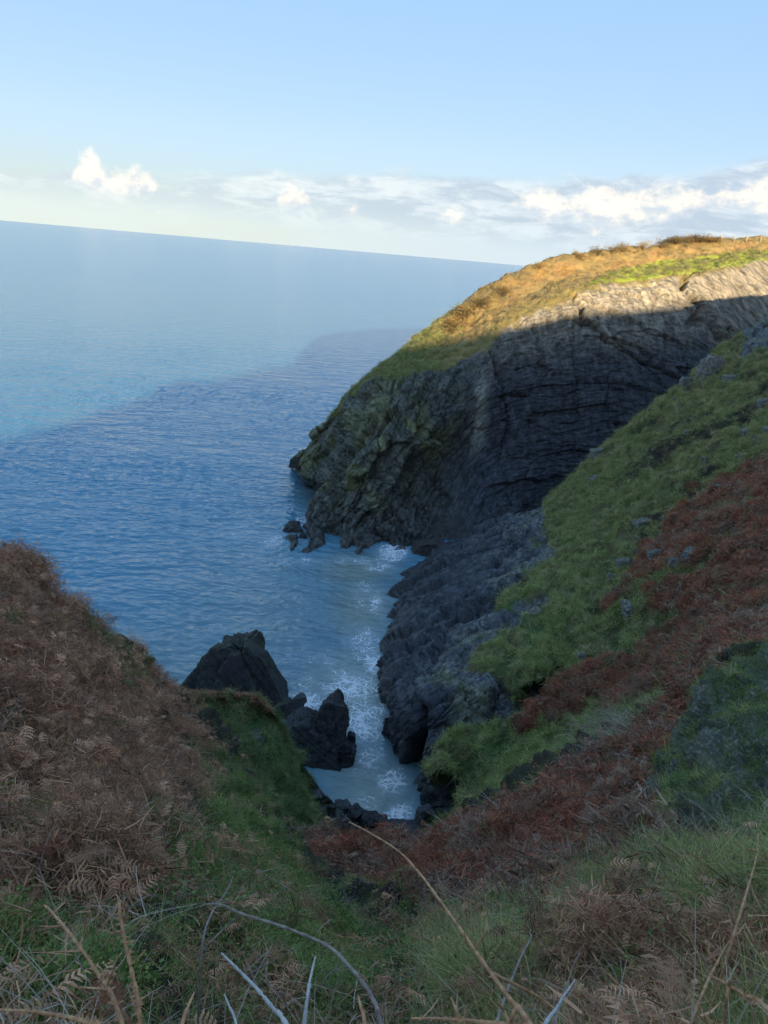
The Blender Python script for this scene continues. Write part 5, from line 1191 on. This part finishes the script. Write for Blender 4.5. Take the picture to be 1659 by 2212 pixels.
# single withered fronds that stand out close by
def frond_thing(px, py, y, az, L, mat, label, arch=.5):
    r = RB(); frond(r, np.zeros(3), az, L, arch, 20, .30, 9, .35)
    o = link('fern_frond', r.mesh('fern_frond', mat), label=label, cat='fern frond', group='withered fern fronds', loc=tuple(at(px, py, y))); return o
frond_thing(290, 2205, 1.45, rad(150), .24, L_RED, 'withered brown fern frond at the foot of the hooked bramble')
frond_thing(1165, 2085, 2.6, rad(95), .50, L_BROWN, 'drooping brown fern frond beside the thin bent twig')
frond_thing(1420, 2215, 1.9, rad(60), .36, L_BROWN, 'brown fern frond at the bottom right below the bramble')
frond_thing(110, 1890, 4.2, rad(30), .60, L_BROWN, 'pale curled fern frond on the left hillside')
frond_thing(40, 1850, 4.6, rad(10), .60, L_RED, 'reddish fern frond at the left edge')

# ------------------------------------------------------------------ on top of the headland
def fence():
    pp = [(1530, 519), (1558, 521), (1585, 523), (1613, 523), (1641, 523), (1672, 523), (1704, 523)]
    base = [surf_pick(hP, a, b)[0] for a, b in pp]
    root = empty('fence', base[0], label='wire fence with pale posts along the skyline of the headland', cat='fence')
    mt = mat_stem('post_wood', (.32, .27, .20), (.62, .55, .44))
    for i, b in enumerate(base):
        V, F, _, _ = tube([b-base[0]+np.array([0, 0, -.3]), b-base[0]+np.array([0, 0, .5]), b-base[0]+np.array([.03, 0, 1.25])], [.08, .075, .07], 8, 6)
        link('post', raw_mesh('post', V, F, mt), root)
    for h in (.5, .85, 1.15):
        V, F, _, _ = tube([b-base[0]+np.array([0, -.07, h]) for b in base], [.008]*7, 4, 40); link('wire', raw_mesh('wire', V, F, mt), root)
    b, _ = surf_pick(hP, 1576, 537)
    V, F, _, _ = tube([[0, 0, -.3], [0, 0, .6], [.04, 0, 1.45]], [.11, .105, .10], 8, 6); link('marker_post', raw_mesh('marker_post', V, F, mt), label='short pale wooden marker post standing before the headland fence', cat='post', loc=tuple(b))
fence()
def bush_proto(seed, mat):
    global PG
    PG = np.random.default_rng(seed); r = RB()
    for k in range(26):
        c0 = np.array([PG.normal(0, .75), PG.normal(0, .6), abs(PG.normal(.75, .35))])
        for _ in range(34):
            c = c0+PG.normal(0, .24, 3); u = PG.normal(0, 1, 3); u /= np.linalg.norm(u); v = np.cross(u, PG.normal(0, 1, 3)); v /= np.linalg.norm(v); sz = .13*PG.uniform(.5, 1.3)
            r.quad(c, u*sz, v*sz*1.3, np.clip(.25*c[2]+PG.uniform(0, .6), 0, 1))
    crown = r.mesh('crown', mat)
    V, F = [], []; n = 0
    for k in range(5):
        a = PG.uniform(0, 6.28); v, f, _, _ = tube([[0, 0, -.3], [.25*math.cos(a), .25*math.sin(a), .3], [.7*math.cos(a), .6*math.sin(a), .8]], [.05, .04, .015], 5, 7); V.append(v); F.append(f+n); n += len(v)
    stems = raw_mesh('stems', np.concatenate(V), np.concatenate(F), S_DARK)
    return crown, stems
L_GORSE = mat_leaf('gorse_leaves', (.05, .04, .018), (.42, .28, .10))
L_BROOM = mat_leaf('broom_leaves', (.075, .050, .016), (.46, .31, .10))
protos = [bush_proto(901, L_GORSE), bush_proto(902, L_GORSE), bush_proto(903, L_BROOM), bush_proto(904, L_BROOM)]
def bush(px, py, k, sc, label, group):
    b, _ = surf_pick(hP, px, py)
    root = empty('gorse_bush', b, label=label, cat='bush', group=group); root.scale = sc; root.rotation_euler = (0, 0, random.uniform(0, 6.28))
    for nm, me in zip(('crown', 'stems'), protos[k]): link(nm, me, root)
ORD = 'first second third fourth fifth sixth seventh eighth ninth tenth eleventh twelfth thirteenth fourteenth fifteenth'.split()
for i in range(15):
    t = i/14; bush(1424+122*t, 536-12*min(1, t*3.2), i % 2, (1.5+random.uniform(-.2, .3), 1.4, .85+random.uniform(-.15, .2)), ORD[i]+' bush from the left in the dark thicket on the headland skyline', 'thicket on the headland skyline')
for px, py, sc, lab in [(1387, 540, 1.2, 'lone round golden bush on the skyline left of the dark thicket'), (1345, 544, 1.3, 'golden bush on the skyline left of the lone round one'), (1322, 546, 1.1, 'low golden bush third from the dark thicket on the skyline'), (1290, 551, 1.2, 'dark golden bush where the skyline starts to drop'), (1250, 560, 1.1, 'small golden bush high on the sloping skyline'),
                        (1205, 571, 1.0, 'small golden bush midway down the sloping skyline'), (1165, 580, 1.0, 'small golden bush just right of where sea meets headland')]:
    bush(px, py, 2+(px % 2), (sc, sc, sc*.9), lab, 'golden bushes on the headland')
for px, py, sc, lab in [(1005, 690, 2.0, 'big bright orange bush on the sunlit nose of the headland'), (975, 715, 1.8, 'orange bush lowest on the sunlit nose of the headland'), (1040, 665, 1.5, 'orange bush uphill of the big bright one'), (1085, 640, 1.5, 'golden bush by the dark hollow above the cliff')]:
    bush(px, py, 2, (sc, sc, sc*.9), lab, 'golden bushes on the headland')
